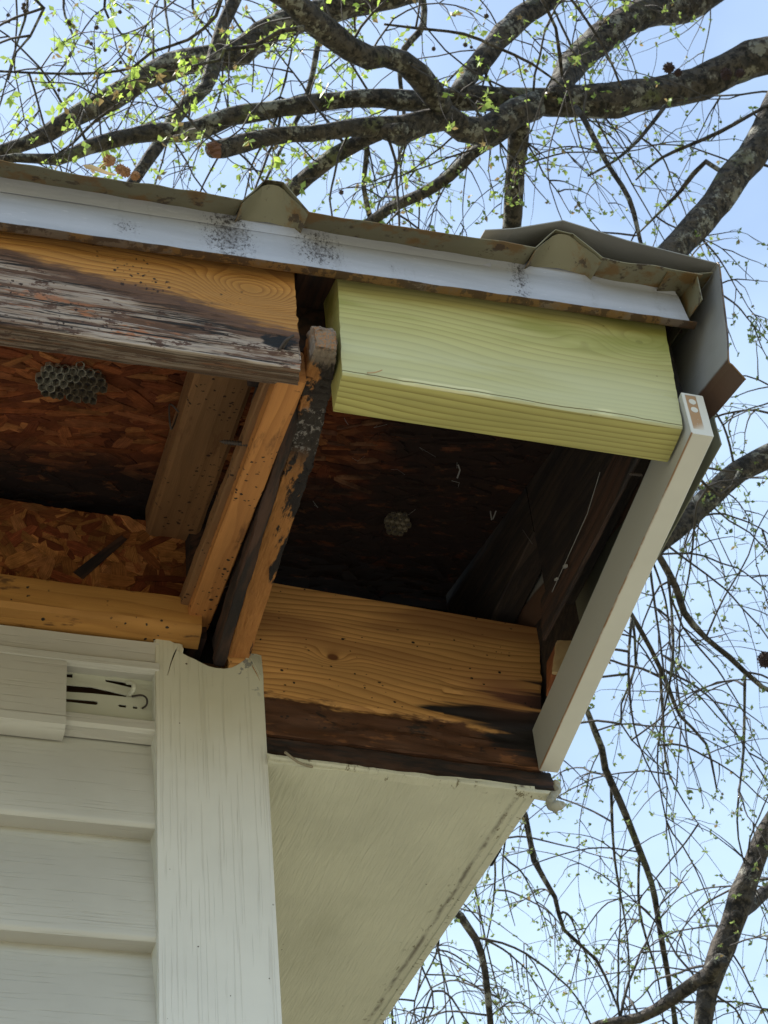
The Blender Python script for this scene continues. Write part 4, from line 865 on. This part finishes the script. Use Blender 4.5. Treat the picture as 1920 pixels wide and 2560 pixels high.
br([(800, -40, 14), (795, 90, 16), (760, 260, 14), (700, 380, 9), (640, 500, 7)], 9.2, 8.8, TA)
br([(1050, -40, 16), (1060, 60, 18), (1000, 150, 14), (1010, 330, 9), (970, 470, 7)], 9.4, 9.2, TA)
def hang(px, py, w_, L, parent, ww=7):
    br([(px, py, ww), (px+rnd(-25, 35), py+L*.3, ww*.85), (px+rnd(-40, 70), py+L*.65, ww*.6), (px+rnd(-40, 120), py+L, ww*.3)], w_, w_+rnd(-.3, .6), parent)
for i in range(8):           # long pendulous shoots from the limb and branches at the right
    pts_, rd_, _ = random.choice([limbs[11], branches[3], branches[4], branches[3], branches[0]]); q = random.choice(pts_[2:-2]); x_, y_ = proj(q); hang(x_, y_, (q-CAM).dot(fw), rnd(380, 760), TA, 8)
for i in range(8):
    t = i/8; hang(1250-t*370, 1940+t*560, rnd(6.4, 8), rnd(330, 560), TA)
for i in range(9):
    x = -40+i*110+rnd(-20, 20); y = -90
    br([(x, y, 8), (x+rnd(-50, 30), y+110, 7), (x+rnd(-80, 40), y+210, 5), (x+rnd(-110, 50), y+rnd(280, 400), 3)], rnd(8.8, 9.6), rnd(8.7, 9.6), TA)
# splintered end of the snapped limb
for k in range(16):
    q = W(540+rnd(-4, 10), 372+rnd(-15, 15), 6.3); e = W(524-rnd(0, 10), 372+rnd(-17, 17), 6.3+rnd(-.03, .03)); v, f = [], []
    tube_data([q, q.lerp(e, .6)+V((0, 0, rnd(-.006, .006))), e], [.012, .009, .002], 6, v, f, rough=.3, seed=k); raw('splinter', v, f, MT['snapped'], TA)
# twigs with buds and young leaves
LV, LF, LC = {TA.name: [], TB.name: []}, {TA.name: [], TB.name: []}, {TA.name: [], TB.name: []}
def bud(q, par, size=None):
    x, y = proj(q); 
    if not (-150 < x < 2070 and -150 < y < 2710): return
    lv, lfc, lc = LV[par.name], LF[par.name], LC[par.name]
    lush = max(0, min(1, (900-y)/700))*max(.25, min(1, (1500-x)/900+.35))
    s = size or (rnd(.010, .018)+lush*rnd(.002, .026)); n = random.randint(3, 5)
    for k in range(n):
        d = V((random.gauss(0, 1), random.gauss(0, 1), random.gauss(-.15, .9))).normalized(); o = d.orthogonal().normalized(); o = (o*math.cos(k)+d.cross(o)*math.sin(k)); nn = d.cross(o); b = len(lv); W_ = s*rnd(.22, .4)
        if lush > .5 and random.random() < .4 and k < 2:   # star leaf
            s2 = s*rnd(.6, 1.0); m_ = 10; cu_ = rnd(.1, .6); c0 = q+d*s2*.6
            lv.append(c0)
            for j in range(m_):
                a = 2*math.pi*j/m_; rr = s2*((.7 if j in (0, 2, 8) else .5) if j % 2 == 0 else .27)*rnd(.85, 1.15); lv.append(c0+(d*math.cos(a)+o*math.sin(a))*rr+nn*(rnd(-.12, .12)+cu_*rr/s2)*s2)
            for j in range(m_): lfc.append((b, b+1+j, b+1+(j+1) % m_))
            cnt = m_+1
        else:
            lv += [q, q+d*s*.45+o*W_, q+d*s+nn*s*.12, q+d*s*.45-o*W_]; lfc.append((b, b+1, b+2, b+3)); cnt = 4
        g_ = rnd(.75, 1.25); t = lush*rnd(.5, 1.1)
        c = (.15+.22*t, .20+.30*t, .06+.03*t) if random.random() > .12 else (.19, .14, .06)
        lc += [(c[0]*g_, c[1]*g_, c[2]*g_, 1)]*cnt
def twigpath(p, d, L, droop, n=9, wig=.35):
    pts = [p]; 
    for i in range(n):
        d = (d+V((random.gauss(0, wig), random.gauss(0, wig), random.gauss(0, wig)-droop))*.35).normalized(); p = p+d*(L/n); pts.append(p)
    return pts, d
def twig(p, d, L, r, par, droop, subs):
    v, f = [], []
    pts, _ = twigpath(p, d, L, droop, 11, .34); sp, sr = spline(pts, [r*(1-.75*i/11) for i in range(12)], L/22); tube_data(sp, sr, 5, v, f)
    bud(pts[-1], par)
    for k in range(subs):
        i = random.randint(2, 10); q = pts[i]; a = (pts[i]-pts[i-1]).normalized(); sd = V((random.gauss(0, 1), random.gauss(0, 1), random.gauss(0, 1))); sd = (a*.6+(sd-a*sd.dot(a)).normalized()*.9).normalized()
        p2, _ = twigpath(q, sd, L*rnd(.15, .55), droop*1.0, 7, .36); sp, sr = spline(p2, [r*(.6-.48*j/7) for j in range(8)], L/26); tube_data(sp, sr, 4, v, f, cap=False); bud(p2[-1], par)
        if random.random() < .5: bud(p2[random.randint(3, 6)], par, .012)
        for _ in range(random.randint(0, 2)):
            j = random.randint(2, 6); s2 = V((random.gauss(0, 1), random.gauss(0, 1), random.gauss(-.2, 1))).normalized(); p3, _ = twigpath(p2[j], s2, L*rnd(.06, .18), droop, 4, .4); tube_data(p3, [r*.28]*4+[r*.18], 3, v, f, cap=False); bud(p3[-1], par)
    for i in range(3, 11, 2):
        if random.random() < .6: bud(pts[i]+V((0, 0, .004)), par, .012)
    return v, f
def grow(src, count, par, Lr, rr, droop, side=1.0):
    cnt = 0; tries = 0
    while cnt < count and tries < count*12:
        tries += 1; pts, rads, own = random.choice(src); i = random.randrange(len(pts)); q = pts[i]; x, y = proj(q)
        if not (-260 < x < 2150 and -260 < y < 2650): continue
        if y > 420+(x)*.17 and x < 1350 and y < 1800: continue          # behind the house
        a = (pts[min(i+1, len(pts)-1)]-pts[max(i-1, 0)]).normalized(); s = V((random.gauss(0, 1), random.gauss(0, 1), random.gauss(0, 1)*side)); s = (s-a*s.dot(a)).normalized(); d = (s*.9+a*rnd(-.4, .6)).normalized()
        if d.dot(fw) < 0 and random.random() < .8: d = d-fw*2*d.dot(fw)
        v, f = twig(q+s*rads[i]*.6, d, rnd(*Lr), rnd(*rr), own, rnd(*droop), random.randint(3, 7)); raw('twig', v, f, MT['twig'], own, True); cnt += 1
la = [l for l in limbs if l[2] is TA]; lb = [l for l in limbs if l[2] is TB]
grow(la[:11], 88, TA, (.35, 1.0), (.0028, .0055), (.15, .6))
grow(branches, 124, TA, (.3, .95), (.0026, .0046), (.25, .8))
grow(la[11:], 22, TA, (.5, 1.1), (.003, .0055), (.2, .7))
grow(lb, 20, TB, (.3, .8), (.0025, .005), (.1, .5))
for par in (TA, TB):
    o = raw('leaf', LV[par.name], LF[par.name], MT['leaf'], par); o['kind'] = 'stuff'
    at = o.data.color_attributes.new('tone', 'FLOAT_COLOR', 'POINT'); at.data.foreach_set('color', [x for c in LC[par.name] for x in c])
# dark seed balls still hanging
sb = [(20, 38), (14, 55), (22, 54), (58, 20), (62, 28), (68, 30), (60, 12), (172, 55), (175, 60), (228, 109), (241, 69), (263, 125), (301, 156), (147, 225), (1163, 112), (1178, 118), (1216, 40), (1084, 122), (1500, 60), (853, 481), (300, 30)]
for x, y in sb:
    c = W(x, y, rnd(5.9, 6.6)); random_r = rnd(.006, .009)
    o = seedball(c, random_r, MT['seed'], None, None, 40); o.parent = TA; o.matrix_parent_inverse = Matrix.Translation(TA.location).inverted()
    wire('stem', [c, c+V((.004, 0, .03)), c+V((rnd(-.02, .02), 0, .07))], .0009, MT['twig'], TA, sides=4)
# dead flower tufts on the thick limb
for x, y, r_ in ((1672, 170, .022), (1695, 182, .016), (1815, 185, .024), (1850, 183, .018), (1915, 1650, .03)):
    o = seedball(W(x, y, 7.0 if y < 500 else 6.3), r_, MT['tuft'] if 'tuft' in MT else MT.setdefault('tuft', paint('dried_tuft', (.04, .022, .022), .4, .9)), None, None, 90); o.name = 'dried_tuft'; o.parent = TA; o.matrix_parent_inverse = Matrix.Translation(TA.location).inverted()
